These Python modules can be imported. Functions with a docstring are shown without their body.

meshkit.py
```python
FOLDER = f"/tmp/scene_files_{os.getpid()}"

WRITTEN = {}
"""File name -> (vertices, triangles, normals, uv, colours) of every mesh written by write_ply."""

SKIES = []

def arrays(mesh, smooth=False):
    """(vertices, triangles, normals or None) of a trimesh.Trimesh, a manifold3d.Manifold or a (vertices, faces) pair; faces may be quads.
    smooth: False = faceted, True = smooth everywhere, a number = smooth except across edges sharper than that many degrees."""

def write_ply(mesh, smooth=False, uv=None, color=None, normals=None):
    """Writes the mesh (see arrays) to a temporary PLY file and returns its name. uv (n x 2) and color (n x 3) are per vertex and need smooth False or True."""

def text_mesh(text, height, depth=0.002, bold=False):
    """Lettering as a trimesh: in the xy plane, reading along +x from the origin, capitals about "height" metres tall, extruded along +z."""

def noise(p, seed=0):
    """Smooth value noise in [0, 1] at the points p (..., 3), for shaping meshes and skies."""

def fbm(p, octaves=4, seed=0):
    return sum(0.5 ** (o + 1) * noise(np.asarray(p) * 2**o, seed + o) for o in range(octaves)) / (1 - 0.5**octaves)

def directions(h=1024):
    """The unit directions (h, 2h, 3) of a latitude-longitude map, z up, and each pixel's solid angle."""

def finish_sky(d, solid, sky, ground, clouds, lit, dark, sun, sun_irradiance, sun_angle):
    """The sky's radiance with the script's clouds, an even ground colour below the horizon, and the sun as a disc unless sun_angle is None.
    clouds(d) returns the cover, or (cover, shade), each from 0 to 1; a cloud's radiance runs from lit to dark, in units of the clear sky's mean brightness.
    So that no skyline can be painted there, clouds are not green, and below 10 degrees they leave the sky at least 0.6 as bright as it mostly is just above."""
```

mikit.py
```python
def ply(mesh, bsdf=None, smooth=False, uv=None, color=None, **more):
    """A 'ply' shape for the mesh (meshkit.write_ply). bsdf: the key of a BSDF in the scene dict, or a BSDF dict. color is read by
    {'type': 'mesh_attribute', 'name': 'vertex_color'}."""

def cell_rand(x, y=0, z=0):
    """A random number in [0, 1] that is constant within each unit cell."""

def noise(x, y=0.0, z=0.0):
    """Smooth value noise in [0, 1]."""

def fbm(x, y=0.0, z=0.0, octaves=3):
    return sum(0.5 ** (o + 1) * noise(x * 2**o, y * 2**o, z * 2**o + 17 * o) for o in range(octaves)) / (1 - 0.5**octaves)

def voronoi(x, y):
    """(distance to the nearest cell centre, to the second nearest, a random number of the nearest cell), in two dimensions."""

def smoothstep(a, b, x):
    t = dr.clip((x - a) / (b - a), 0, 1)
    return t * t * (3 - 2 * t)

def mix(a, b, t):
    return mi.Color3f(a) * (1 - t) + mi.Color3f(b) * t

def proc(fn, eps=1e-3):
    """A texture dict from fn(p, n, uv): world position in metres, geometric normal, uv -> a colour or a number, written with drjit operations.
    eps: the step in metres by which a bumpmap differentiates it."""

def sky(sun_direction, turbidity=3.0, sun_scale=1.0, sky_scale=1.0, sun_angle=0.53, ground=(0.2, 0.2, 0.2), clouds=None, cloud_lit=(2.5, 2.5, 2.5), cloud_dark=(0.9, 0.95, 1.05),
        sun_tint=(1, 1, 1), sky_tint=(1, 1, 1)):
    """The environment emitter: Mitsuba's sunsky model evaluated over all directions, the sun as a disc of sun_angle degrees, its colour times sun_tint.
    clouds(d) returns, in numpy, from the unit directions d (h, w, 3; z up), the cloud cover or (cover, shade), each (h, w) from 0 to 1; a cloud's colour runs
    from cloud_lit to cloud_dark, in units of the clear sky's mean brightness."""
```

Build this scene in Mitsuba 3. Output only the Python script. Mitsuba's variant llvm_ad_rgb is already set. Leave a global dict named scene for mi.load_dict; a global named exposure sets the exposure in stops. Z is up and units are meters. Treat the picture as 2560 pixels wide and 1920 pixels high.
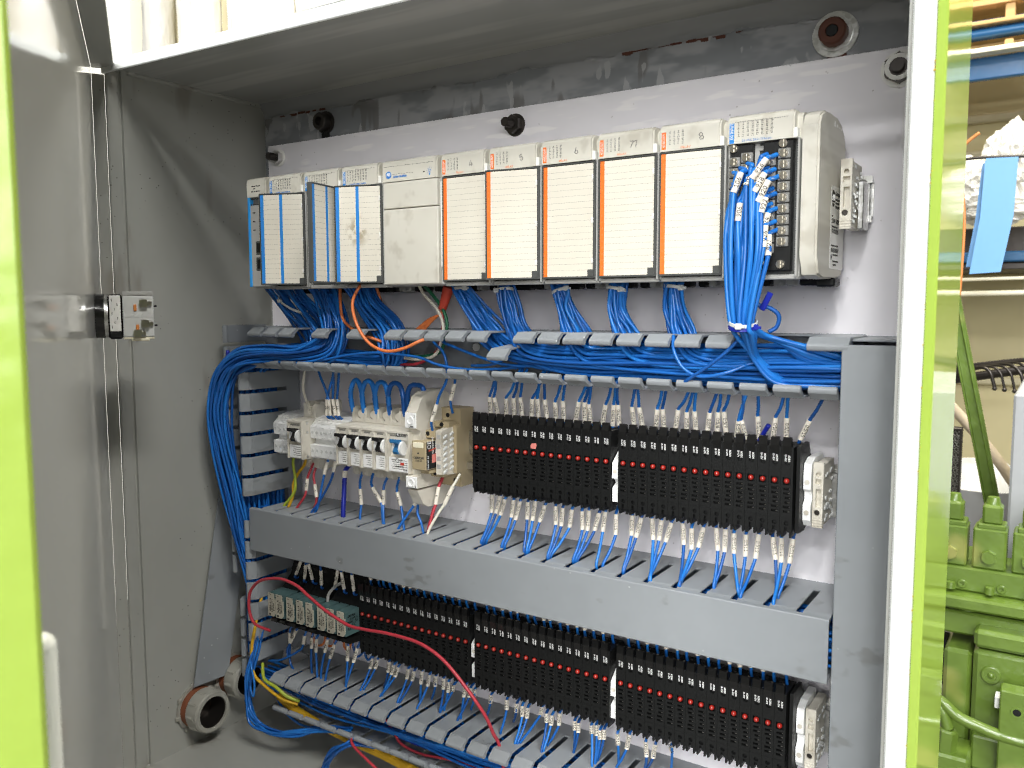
import math, random
import numpy as np, trimesh, mitsuba as mi, drjit as dr
import mikit, meshkit
from mikit import proc, noise, fbm, mix, smoothstep, voronoi
from shapely.geometry import Polygon, Point, box as rect2
from shapely.ops import unary_union
T = mi.ScalarTransform4f
rng = np.random.default_rng(7)
random.seed(7)
scene, labels = {}, {}

# ------------------------------------------------------------------ camera, lamps, exposure (metres; x along the back panel, y into it, z up)
CAM = np.array([0.4744, -0.7005, -0.1375])
FWD, UP = np.array([-0.5475, 0.8319, -0.0908]), np.array([-0.0479, 0.0771, 0.9959])
scene['camera'] = {'type': 'thinlens', 'fov': 62.7, 'fov_axis': 'x', 'aperture_radius': 0.0009, 'focus_distance': 0.80,
                   'near_clip': 0.01, 'far_clip': 60.0,
                   'to_world': T().look_at(origin=CAM.tolist(), target=(CAM + FWD).tolist(), up=UP.tolist())}
exposure = 0.05


def lamp(name, label, c, sx, sy, rad, aim=None):
    """A light out of view: a flat diffuser that shines down (or towards aim)."""
    c = np.array(c, float)
    aim = c + np.array([0, 0, -1.0]) if aim is None else np.array(aim, float)
    k = name
    i = 0
    while k in scene:
        i += 1
        k = f'{name}_{i:03d}'
    up = [0, 1, 0] if abs((aim - c)[1]) < 0.5 * np.linalg.norm(aim - c) else [0, 0, 1]
    scene[k] = {'type': 'rectangle', 'to_world': T().look_at(origin=c.tolist(), target=aim.tolist(), up=up) @ T().scale([sx / 2, sy / 2, 1]),
                'emitter': {'type': 'area', 'radiance': {'type': 'rgb', 'value': list(rad)}}, 'bsdf': {'type': 'diffuse'}}
    labels[k] = {'label': label, 'category': 'ceiling lamp'}


lamp('unseen_key_lamp', 'small bright unseen lamp high in front of the open cabinet', (1.13, -3.03, 3.03), 0.24, 0.24, (400, 396, 385), aim=(0, 0, -0.2))  # key light out of view, set where the door and lip shadows point
lamp('unseen_strip_lamp', 'long unseen strip light far in front of the cabinet', (1.5, -6.2, 3.5), 2.6, 0.22, (125, 125, 123), aim=(0, 0, -0.2))  # out of view, reaches the plate below the top lip
lamp('unseen_top_light', 'wide unseen soft light overhead in front of the cabinet', (1.6, -3.4, 4.4), 6.0, 4.0, (2.6, 2.65, 2.7))  # out of view, gives broad soft light from above
lamp('unseen_strip_lamp', 'unseen strip light high at the right, lighting the left cabinet wall', (3.2, -1.7, 3.2), 0.3, 1.6, (85, 83, 79), aim=(-0.3, -0.1, -0.3))  # out of view, placed to light the left wall
lamp('unseen_rear_lamp', 'unseen panel light over the storage racks behind the cabinet', (0.4, 1.3, 3.0), 2.4, 0.8, (24, 22.5, 18.5))  # out of view, placed to light the racks and stock
lamp('unseen_rear_lamp', 'unseen panel light over the wrapped rolls behind the cabinet', (-1.9, 0.2, 3.0), 2.0, 0.8, (9, 8.7, 8))  # out of view, placed to brighten the wrapped rolls
lamp('unseen_front_light', 'broad unseen soft light across the hall in front of the cabinet', (4.0, -8.0, 1.5), 8.0, 3.4, (8.0, 8.0, 8.0), aim=(0, 0, 0.6))  # out of view, a low frontal panel that lights the upper plate

# ------------------------------------------------------------------ materials
def rgb(c):
    return {'type': 'rgb', 'value': list(c)} if isinstance(c, (tuple, list)) else c


def mat(key, color, rough=0.4, spec=0.5, metal=0.0, coat=0.0, coatg=0.95, bump=None, bscale=0.0002):
    b = {'type': 'principled', 'base_color': rgb(color), 'roughness': rough, 'metallic': metal}
    if not metal:
        b['specular'] = spec
    if coat:
        b['clearcoat'] = coat
        b['clearcoat_gloss'] = coatg
    if bump is not None:
        b = {'type': 'bumpmap', 'arbitrary': proc(bump, eps=4e-4), 'scale': bscale, 'bsdf': b}
    scene[key] = {'type': 'twosided', 'bsdf': b}
    return key


def plate_col(p, n, uv):
    a = fbm(p.x * 9, p.z * 9, 3.0)
    scuff = smoothstep(0.56, 0.70, fbm(p.x * 22, p.z * 130, 1.0, 4)) * smoothstep(0.008, 0.03, p.z) * smoothstep(0.062, 0.045, p.z)
    spots = smoothstep(0.045, 0.02, voronoi(p.x * 55, p.z * 55)[0]) * smoothstep(0.60, 0.8, noise(p.x * 31, p.z * 31, 7))
    c = mix((0.685, 0.665, 0.695), (0.735, 0.72, 0.745), a)
    c = mix(c, (0.82, 0.80, 0.80), scuff * 0.7)
    return mix(c, (0.25, 0.22, 0.2), spots * 0.7)


def paint_col(p, n, uv):
    a = fbm(p.x * 7 + p.y * 9, p.z * 6, p.y * 5, 4)
    rust = smoothstep(0.66, 0.80, fbm(p.x * 14, p.y * 40, p.z * 9, 4))
    fleck = smoothstep(0.05, 0.025, voronoi(p.y * 60 + p.x * 13, p.z * 60)[0]) * smoothstep(0.55, 0.8, noise(p.y * 25, p.z * 25, 3))
    c = mix((0.30, 0.31, 0.285), (0.40, 0.40, 0.365), a)
    c = mix(c, (0.19, 0.165, 0.13), rust * 0.5)
    return mix(c, (0.04, 0.035, 0.03), fleck * 0.8)


def weld_col(p, n, uv):
    a = fbm(p.x * 26, p.z * 70, 2, 4)
    b = fbm(p.x * 60, p.z * 20, 5, 3)
    c = mix((0.17, 0.18, 0.19), (0.27, 0.275, 0.285), smoothstep(0.35, 0.65, a))
    c = mix(c, (0.11, 0.105, 0.10), smoothstep(0.62, 0.72, b) * 0.7)
    return mix(c, (0.36, 0.365, 0.37), smoothstep(0.66, 0.72, fbm(p.x * 90, p.z * 40, 9, 3)) * 0.6)


def ceil_col(p, n, uv):
    a = fbm(p.x * 3, p.y * 40, 1, 4)
    return mix((0.28, 0.285, 0.27), (0.36, 0.36, 0.34), smoothstep(0.45, 0.7, a))


def duct_col(p, n, uv):
    a = fbm(p.x * 18, p.y * 18, p.z * 18, 3)
    sp = smoothstep(0.04, 0.02, voronoi(p.x * 40 + p.y * 31, p.z * 40)[0]) * smoothstep(0.6, 0.85, noise(p.x * 17, p.z * 17, 2))
    c = mix((0.225, 0.243, 0.255), (0.27, 0.288, 0.30), a)
    sm = smoothstep(0.66, 0.75, fbm(p.x * 38, p.z * 60, p.y * 20, 4))
    return mix(mix(c, (0.15, 0.15, 0.14), sm * 0.5), (0.62, 0.62, 0.6), sp * 0.6)


def plastic_col(p, n, uv):
    a = fbm(p.x * 40, p.y * 30, p.z * 30, 4)
    g = smoothstep(0.60, 0.78, fbm(p.x * 55, p.z * 45, 4, 4))
    return mix(mix((0.53, 0.51, 0.44), (0.59, 0.572, 0.50), a), (0.36, 0.33, 0.26), g * 0.45)


def aged_col(p, n, uv):
    a = fbm(p.x * 60, p.y * 60, p.z * 60, 4)
    return mix((0.60, 0.57, 0.49), (0.43, 0.40, 0.33), smoothstep(0.5, 0.78, a))


def paper_col(p, n, uv):
    a = fbm(p.x * 30, p.z * 30, 1, 3)
    dirt = smoothstep(0.014, 0.004, dr.sqrt(dr.square(p.x + 0.096) + dr.square((p.z + 0.065) * 0.75))) * smoothstep(0.4, 0.62, fbm(p.x * 260, p.z * 200, 3, 4))
    return mix(mix((0.60, 0.565, 0.475), (0.66, 0.63, 0.54), a), (0.30, 0.25, 0.15), dirt * 0.8)


def green_col(p, n, uv):
    a = fbm(p.x * 22, p.y * 22, p.z * 22, 4)
    return mix(mix((0.075, 0.125, 0.016), (0.125, 0.195, 0.03), a), (0.34, 0.31, 0.10), smoothstep(0.66, 0.8, fbm(p.x * 9, p.y * 9, p.z * 9 + 4, 3)) * 0.6)


def lumpy(p, n, uv):
    return fbm(p.x * 60, p.y * 60, p.z * 60, 3)


def peel(p, n, uv):
    return fbm(p.x * 130, p.y * 130, p.z * 130, 2)


def wave(p, n, uv):
    return fbm(p.x * 9, p.y * 9, p.z * 5, 2)


def zinc_col(p, n, uv):
    return mix((0.50, 0.50, 0.47), (0.68, 0.68, 0.66), smoothstep(0.35, 0.65, fbm(p.x * 300, p.y * 300, p.z * 300, 2)))


def wood_col(p, n, uv):
    return mix((0.50, 0.30, 0.12), (0.68, 0.46, 0.22), fbm(p.x * 6, p.y * 60, p.z * 60, 4))


def wall_col(p, n, uv):
    return mix((0.50, 0.43, 0.22), (0.62, 0.56, 0.34), fbm(p.x * 2, p.y * 2, p.z * 5, 4))


def film_col(p, n, uv):
    return mix((0.78, 0.75, 0.66), (0.86, 0.85, 0.80), fbm(p.x * 5, p.y * 5, p.z * 1.5, 4))


def crinkle(p, n, uv):
    return fbm(p.x * 26, p.y * 26, p.z * 8, 4)


def floor_col(p, n, uv):
    return mix((0.09, 0.09, 0.085), (0.15, 0.145, 0.135), fbm(p.x * 2, p.y * 2, 1, 5))


mat('m_plate', proc(plate_col), 0.32, 0.45)
mat('m_paint', proc(paint_col), 0.42, 0.45, bump=peel, bscale=0.00025)
mat('m_weld', proc(weld_col), 0.38, 0.5, bump=lumpy, bscale=0.0012)
mat('m_band', (0.25, 0.255, 0.26), 0.4, 0.5)
mat('m_ceiling', proc(ceil_col), 0.30, 0.55)
mat('m_door', (0.30, 0.305, 0.30), 0.07, 0.6, coat=0.8, coatg=0.98, bump=wave, bscale=0.0004)
mat('m_flange', proc(paint_col), 0.35, 0.5)
mat('m_lip', (0.74, 0.76, 0.73), 0.30, 0.5)
mat('m_door_green', (0.29, 0.41, 0.06), 0.22, 0.5, coat=0.5, bump=lumpy, bscale=0.0006)
mat('m_side_green', (0.29, 0.41, 0.06), 0.07, 0.5, coat=0.9, coatg=0.98, bump=lumpy, bscale=0.0001)
mat('m_machine', proc(green_col), 0.25, 0.5, coat=0.6, bump=lumpy, bscale=0.0014)
mat('m_duct', proc(duct_col), 0.38, 0.45)
mat('m_plc', proc(plastic_col), 0.42, 0.45)
mat('m_plc_white', (0.76, 0.755, 0.71), 0.4, 0.45)
mat('m_plc_grey', (0.36, 0.36, 0.34), 0.45, 0.4)
mat('m_dark_frame', (0.065, 0.068, 0.065), 0.22, 0.5, coat=0.4)
mat('m_paper', proc(paper_col), 0.5, 0.4, coat=0.9, coatg=0.9)
mat('m_orange', (0.80, 0.16, 0.02), 0.4, 0.4, coat=0.6)
mat('m_blue_tag', (0.02, 0.20, 0.56), 0.4, 0.4, coat=0.6)
mat('m_cyan', (0.03, 0.30, 0.72), 0.4, 0.4)
mat('m_rule', (0.40, 0.38, 0.32), 0.6, 0.2)
mat('m_print', (0.045, 0.045, 0.04), 0.6, 0.2)
mat('m_print_grey', (0.22, 0.21, 0.19), 0.6, 0.2)
mat('m_print_orange', (0.70, 0.25, 0.09), 0.6, 0.2)
mat('m_print_blue', (0.04, 0.18, 0.52), 0.6, 0.2)
mat('m_print_white', (0.80, 0.80, 0.78), 0.6, 0.2)
mat('m_black', (0.007, 0.0075, 0.0075), 0.45, 0.3)
mat('m_black_gloss', (0.008, 0.008, 0.008), 0.18, 0.5)
mat('m_led', (0.30, 0.016, 0.010), 0.15, 0.6, coat=0.8)
mat('m_blue', (0.012, 0.122, 0.43), 0.26, 0.5)
mat('m_blue_b', (0.010, 0.085, 0.32), 0.26, 0.5)
mat('m_blue_c', (0.016, 0.165, 0.53), 0.24, 0.5)
mat('m_navy', (0.010, 0.020, 0.28), 0.3, 0.5)
mat('m_orange_wire', (0.62, 0.17, 0.05), 0.35, 0.5)
mat('m_green_wire', (0.01, 0.11, 0.05), 0.35, 0.5)
mat('m_white_wire', (0.66, 0.63, 0.53), 0.35, 0.5)
mat('m_red_wire', (0.42, 0.035, 0.05), 0.35, 0.5)
mat('m_yellow', (0.62, 0.36, 0.02), 0.5, 0.4)
mat('m_lime_wire', (0.35, 0.42, 0.04), 0.4, 0.4)
mat('m_sleeve', (0.76, 0.71, 0.61), 0.5, 0.35)
mat('m_tie', (0.62, 0.64, 0.62), 0.35, 0.4)
mat('m_red_nut', (0.50, 0.055, 0.03), 0.4, 0.4)
mat('m_steel', (0.55, 0.54, 0.52), 0.25, metal=1.0)
mat('m_screw', (0.72, 0.68, 0.60), 0.22, metal=1.0)
mat('m_zinc', proc(zinc_col), 0.32, metal=1.0)
mat('m_dark_steel', (0.07, 0.063, 0.058), 0.35, metal=0.85)
mat('m_rust', (0.085, 0.03, 0.018), 0.6, 0.3)
mat('m_aged', proc(aged_col), 0.42, 0.4)
mat('m_white_plastic', (0.76, 0.765, 0.75), 0.38, 0.45)
mat('m_smoke', (0.20, 0.20, 0.19), 0.12, 0.5, coat=0.5)
mat('m_beige', (0.36, 0.295, 0.18), 0.42, 0.4)
mat('m_teal', (0.06, 0.11, 0.11), 0.4, 0.4)
mat('m_relay_front', (0.42, 0.40, 0.32), 0.5, 0.4)
mat('m_lever_blue', (0.02, 0.13, 0.30), 0.35, 0.5)
mat('m_pink', (0.62, 0.20, 0.17), 0.6, 0.3)
mat('m_clear', (0.55, 0.56, 0.54), 0.14, 0.5, coat=0.5)
mat('m_gland', (0.31, 0.305, 0.265), 0.42, 0.4)
mat('m_gasket', (0.20, 0.065, 0.03), 0.5, 0.4)
mat('m_wood', proc(wood_col), 0.7, 0.2)
mat('m_wall', proc(wall_col), 0.6, 0.3)
mat('m_rack_blue', (0.015, 0.10, 0.24), 0.28, 0.5, coat=0.5)
mat('m_strap', (0.16, 0.36, 0.66), 0.4, 0.4)
mat('m_film', proc(film_col), 0.2, 0.5, coat=0.9, bump=crinkle, bscale=0.006)
mat('m_cream', (0.80, 0.76, 0.58), 0.55, 0.3)
mat('m_khaki', (0.52, 0.47, 0.30), 0.5, 0.3)
mat('m_floor', proc(floor_col), 0.6, 0.3)
mat('m_bag', (0.62, 0.60, 0.54), 0.16, 0.5, coat=0.9, bump=crinkle, bscale=0.01)
mat('m_grey_board', (0.34, 0.35, 0.36), 0.5, 0.3)
mat('m_canvas', (0.62, 0.52, 0.38), 0.7, 0.2)
mat('m_copper', (0.60, 0.22, 0.06), 0.4, 0.5)

# ------------------------------------------------------------------ mesh helpers
def _chamfer_template():
    s = [np.array([a, b, c], float) for a in (-1, 1) for b in (-1, 1) for c in (-1, 1)]
    hull = trimesh.Trimesh([q * (1, 1, 1) * np.where(np.arange(3) == k, 1.0, 0.8) for q in s for k in range(3)]).convex_hull
    v = np.array(hull.vertices)
    sg = np.sign(v)
    full = np.abs(v) > 0.9
    return sg, full, np.array(hull.faces)


_SG, _FULL, _CF = _chamfer_template()
_BF = np.array([[0, 1, 3], [0, 3, 2], [4, 6, 7], [4, 7, 5], [0, 4, 5], [0, 5, 1], [2, 3, 7], [2, 7, 6], [0, 2, 6], [0, 6, 4], [1, 5, 7], [1, 7, 3]])


class M:
    def __init__(self):
        self.p = []

    def add(self, v, f, tw=None):
        v = np.asarray(v, float)
        if tw is not None:
            v = v @ tw[:3, :3].T + tw[:3, 3]
        self.p.append((v, np.asarray(f, int)))
        return self

    def box(self, x0, x1, y0, y1, z0, z1, c=0.0, tw=None):
        lo, hi = np.minimum([x0, y0, z0], [x1, y1, z1]), np.maximum([x0, y0, z0], [x1, y1, z1])
        h, m = (hi - lo) / 2, (hi + lo) / 2
        if c <= 0:
            v = np.array([[a, b, d] for a in (-1, 1) for b in (-1, 1) for d in (-1, 1)]) * h + m
            return self.add(v, _BF, tw)
        c = min(c, h.min() * 0.95)
        return self.add(np.where(_FULL, _SG * h, _SG * (h - c)) + m, _CF, tw)

    def cyl(self, p0, p1, r, n=16, r1=None, tw=None):
        p0, p1 = np.asarray(p0, float), np.asarray(p1, float)
        r1 = r if r1 is None else r1
        t = (p1 - p0) / np.linalg.norm(p1 - p0)
        a = np.cross(t, [0, 0, 1] if abs(t[2]) < 0.9 else [1, 0, 0])
        a /= np.linalg.norm(a)
        b = np.cross(t, a)
        th = np.arange(n) * 2 * np.pi / n + np.pi / n
        d = np.cos(th)[:, None] * a + np.sin(th)[:, None] * b
        v = np.vstack([p0 + d * r, p1 + d * r1, [p0], [p1]])
        i = np.arange(n)
        j = (i + 1) % n
        f = np.vstack([np.stack([i, j, j + n], 1), np.stack([i, j + n, i + n], 1), np.stack([j, i, i * 0 + 2 * n], 1), np.stack([i + n, j + n, i * 0 + 2 * n + 1], 1)])
        return self.add(v, f, tw)

    def ring(self, p0, axis, prof, n=24, tw=None):
        """Lathe: prof = [(distance along axis, radius), ...], closed profile."""
        t = np.asarray(axis, float) / np.linalg.norm(axis)
        a = np.cross(t, [0, 0, 1] if abs(t[2]) < 0.9 else [1, 0, 0])
        a /= np.linalg.norm(a)
        b = np.cross(t, a)
        th = np.arange(n) * 2 * np.pi / n
        d = np.cos(th)[:, None] * a + np.sin(th)[:, None] * b
        m = len(prof)
        v = np.vstack([np.asarray(p0) + t * h + d * r for h, r in prof])
        f = []
        for k in range(m):
            k2 = (k + 1) % m
            i = np.arange(n)
            j = (i + 1) % n
            f.append(np.stack([k * n + i, k * n + j, k2 * n + j], 1))
            f.append(np.stack([k * n + i, k2 * n + j, k2 * n + i], 1))
        return self.add(v, np.vstack(f), tw)

    def ball(self, c, r, n=10, sq=(1, 1, 1)):
        s = trimesh.creation.uv_sphere(1.0, count=[n, n + 2])
        return self.add(np.array(s.vertices) * r * np.array(sq) + c, np.array(s.faces))

    def prism(self, poly, axis, a, b, tw=None):
        poly = poly if hasattr(poly, 'exterior') or hasattr(poly, 'geoms') else Polygon(poly)
        for g in getattr(poly, 'geoms', [poly]):
            m = trimesh.creation.extrude_polygon(g, abs(b - a), engine='earcut')
            v = np.array(m.vertices)
            w = v[:, 2] + min(a, b)
            v = {'x': np.stack([w, v[:, 0], v[:, 1]], 1), 'y': np.stack([v[:, 0], w, v[:, 1]], 1), 'z': np.stack([v[:, 0], v[:, 1], w], 1)}[axis]
            f = np.array(m.faces)
            self.add(v, f[:, ::-1] if axis == 'y' else f, tw)
        return self

    def tube(self, pts, r, n=7):
        p = np.asarray(pts, float)
        t = np.gradient(p, axis=0)
        t /= np.linalg.norm(t, axis=1, keepdims=True) + 1e-12
        a = np.zeros_like(p)
        u = np.cross(t[0], [0.31, 0.2, 0.93])
        for i in range(len(p)):
            u = u - t[i] * (u @ t[i])
            u /= np.linalg.norm(u) + 1e-12
            a[i] = u
        b = np.cross(t, a)
        th = np.arange(n) * 2 * np.pi / n
        r = np.broadcast_to(r, (len(p),))
        v = p[:, None] + r[:, None, None] * (np.cos(th)[None, :, None] * a[:, None] + np.sin(th)[None, :, None] * b[:, None])
        i, j = np.meshgrid(np.arange(len(p) - 1), np.arange(n), indexing='ij')
        A, B, C, D = i * n + j, i * n + (j + 1) % n, (i + 1) * n + (j + 1) % n, (i + 1) * n + j
        f = np.vstack([np.stack([A, B, C], -1).reshape(-1, 3), np.stack([A, C, D], -1).reshape(-1, 3)])
        k = len(p) * n
        i = np.arange(n)
        f = np.vstack([f, np.stack([(i + 1) % n, i, i * 0 + k], 1), np.stack([k - n + i, k - n + (i + 1) % n, i * 0 + k + 1], 1)])
        return self.add(np.vstack([v.reshape(-1, 3), p[:1], p[-1:]]), f)

    def merge(self, other):
        self.p += other.p
        return self

    def mesh(self):
        off, vs, fs = 0, [], []
        for v, f in self.p:
            vs.append(v)
            fs.append(f + off)
            off += len(v)
        return (np.vstack(vs), np.vstack(fs))


def ply(m, material, smooth=False):
    return mikit.ply(trimesh.Trimesh(*m.mesh(), process=False) if isinstance(m, M) else m, material, smooth=smooth)


def num(name):
    k, i = name, 0
    while k in labels or k in scene or k in THINGS:
        i += 1
        k = f'{name}_{i:03d}'
    return k


THINGS = set()


def thing(name, label, cat, group=None):
    k = num(name)
    THINGS.add(k)
    labels[k] = {'label': label, 'category': cat}
    if group:
        labels[k]['group'] = group
    return k


_CNT = {}


def child(parent, name):
    b = parent + '__' + name
    i = _CNT.get(b, 0)
    _CNT[b] = i + 1
    return b if i == 0 else f'{b}_{i:03d}'


def part(parent, name, m, material, smooth=False, label=None, stuff=False):
    k = child(parent, name)
    scene[k] = ply(m, material, smooth)
    if label or stuff:
        labels[k] = {}
        if label:
            labels[k]['label'] = label
        if stuff:
            labels[k]['kind'] = 'stuff'
    return k


def single(name, label, cat, m, material, smooth=False, group=None, kind=None):
    k = num(name)
    scene[k] = ply(m, material, smooth)
    labels[k] = {'label': label, 'category': cat} if kind != 'structure' else {'kind': 'structure'}
    if kind == 'stuff':
        labels[k]['kind'] = 'stuff'
    if group:
        labels[k]['group'] = group
    return k


def place(parent, protos, loc):
    """Copies of prototype parts [(name, ply dict)] under their own keys, moved to loc."""
    tw = T().translate([float(v) for v in loc])
    for name, d in protos:
        scene[child(parent, name)] = {**d, 'to_world': tw}


_TXT = {}


def text2(s, h, bold=False):
    """Centred lettering in a plane: (vertices with z as depth, faces)."""
    if (s, bold) not in _TXT:
        m = meshkit.text_mesh(s, 1.0, 0.05, bold)
        v = np.array(m.vertices)
        v[:, :2] -= (v[:, :2].min(0) + v[:, :2].max(0)) / 2
        _TXT[(s, bold)] = v, np.array(m.faces)
    v, f = _TXT[(s, bold)]
    return np.column_stack([v[:, :2] * h, v[:, 2] * 0.006]), f


def text_on(m, s, h, c, right, up, squeeze=1.0, bold=False):
    """Adds lettering to m: centre c, reading along right, capitals h high along up."""
    v, f = text2(s, h, bold)
    right, up = np.asarray(right, float), np.asarray(up, float)
    nrm = np.cross(right, up)
    m.add(np.asarray(c) + v[:, :1] * squeeze * right + v[:, 1:2] * up + v[:, 2:] * nrm, f)
    return m


X, Y, Z = np.eye(3)


def catmull(cp, per=8):
    cp = np.asarray(cp, float)
    P = np.vstack([2 * cp[0] - cp[1], cp, 2 * cp[-1] - cp[-2]])
    out = []
    for i in range(1, len(P) - 2):
        t = np.linspace(0, 1, per, endpoint=False)[:, None]
        p0, p1, p2, p3 = P[i - 1], P[i], P[i + 1], P[i + 2]
        out.append(0.5 * (2 * p1 + (p2 - p0) * t + (2 * p0 - 5 * p1 + 4 * p2 - p3) * t**2 + (3 * p1 - p0 - 3 * p2 + p3) * t**3))
    return np.vstack(out + [cp[-1:]])


def wire(parent, name, cp, r, material, per=8, n=7):
    return part(parent, name, M().tube(catmull(cp, per), r, n), material, smooth=True)


def sleeve_wire(label, text, a, b, tail, head, r=0.00135, material='m_blue', group=None, flip=False, rs=0.0021):
    """A wire with a printed white sleeve from a to b; head = points before a, tail = points after b."""
    a, b = np.array(a, float), np.array(b, float)
    k = thing('marked_wire', label, 'wire', group)
    wire(k, 'conductor', list(head) + [a, (a + b) / 2, b] + list(tail), r, material, 6)
    bend = (np.array(tail[0]) - b) * 0.03 if len(tail) else 0
    path = catmull([a, (a + b) / 2 + bend * 0.2, b], 3)
    part(k, 'sleeve', M().tube(path, rs, 10), 'm_sleeve', smooth=40)
    if text:
        t = (b - a) / np.linalg.norm(b - a)
        if flip:
            t = -t
        nn = np.array([0.38, -0.92, 0.05])
        nn = nn - t * (nn @ t)
        nn /= np.linalg.norm(nn)
        up = np.cross(nn, t)
        v, f = text2(text, 0.0025)
        ang = v[:, 1] / rs
        rr = rs + 0.00006 + v[:, 2]
        w = (a + b) / 2 + v[:, :1] * t + rr[:, None] * (np.cos(ang)[:, None] * nn + np.sin(ang)[:, None] * up)
        part(k, 'lettering', M().add(w, f), 'm_print')
    return k


def bundle(parent, cps, n, r=0.0014, seed=0, mats=('m_blue', 'm_blue', 'm_blue_c', 'm_blue_b'), twist=0.8, per=7, jit=0.0012, name='wire'):
    """n wires along control points (x, y, z, spread u, spread v); u lies across in the panel plane, v in depth."""
    g = np.random.default_rng(seed)
    for i in range(n):
        rad, ang = math.sqrt((i + 0.5) / n), i * 2.39996 + g.uniform(-0.3, 0.3)
        pts = []
        base = np.array([c[:3] for c in cps], float)
        tan = np.gradient(base, axis=0)
        for j, c in enumerate(cps):
            t = tan[j] / np.linalg.norm(tan[j])
            u = np.cross(t, Y)
            u = u / np.linalg.norm(u) if np.linalg.norm(u) > 0.2 else X
            v = np.cross(u, t)
            a = ang + twist * j / len(cps) + g.normal(0, 0.12)
            pts.append(base[j] + u * c[3] * rad * math.cos(a) + v * c[4] * rad * math.sin(a) + g.normal(0, jit, 3))
        wire(parent, name, pts, r, mats[int(g.integers(len(mats)))], per, 6)


def nut(p, r=0.0085, tint='m_steel', stud=0.018, label='', washer=None):
    k = thing('panel_nut', label, 'nut')
    x, z = p
    part(k, 'nut', M().cyl([x, -0.0005, z], [x, -0.0085, z], r, 6, r), tint)
    m = M()
    for j in range(int(stud / 0.0012)):
        m.cyl([x, -0.0085 - j * 0.0012, z], [x, -0.0085 - (j + 1) * 0.0012, z], 0.0046 if j % 2 else 0.0041, 12, 0.0041 if j % 2 else 0.0046)
    part(k, 'stud', m, 'm_dark_steel')
    part(k, 'washer', M().cyl([x, -0.0002, z], [x, -0.0016, z], r * 1.22, 20), washer or tint, smooth=40)

# ------------------------------------------------------------------ the workshop around
k = num('floor')
scene[k] = ply(M().box(-9, 9, -9, 6, -1.34, -1.30), 'm_floor')
labels[k] = {'kind': 'structure'}

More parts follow.
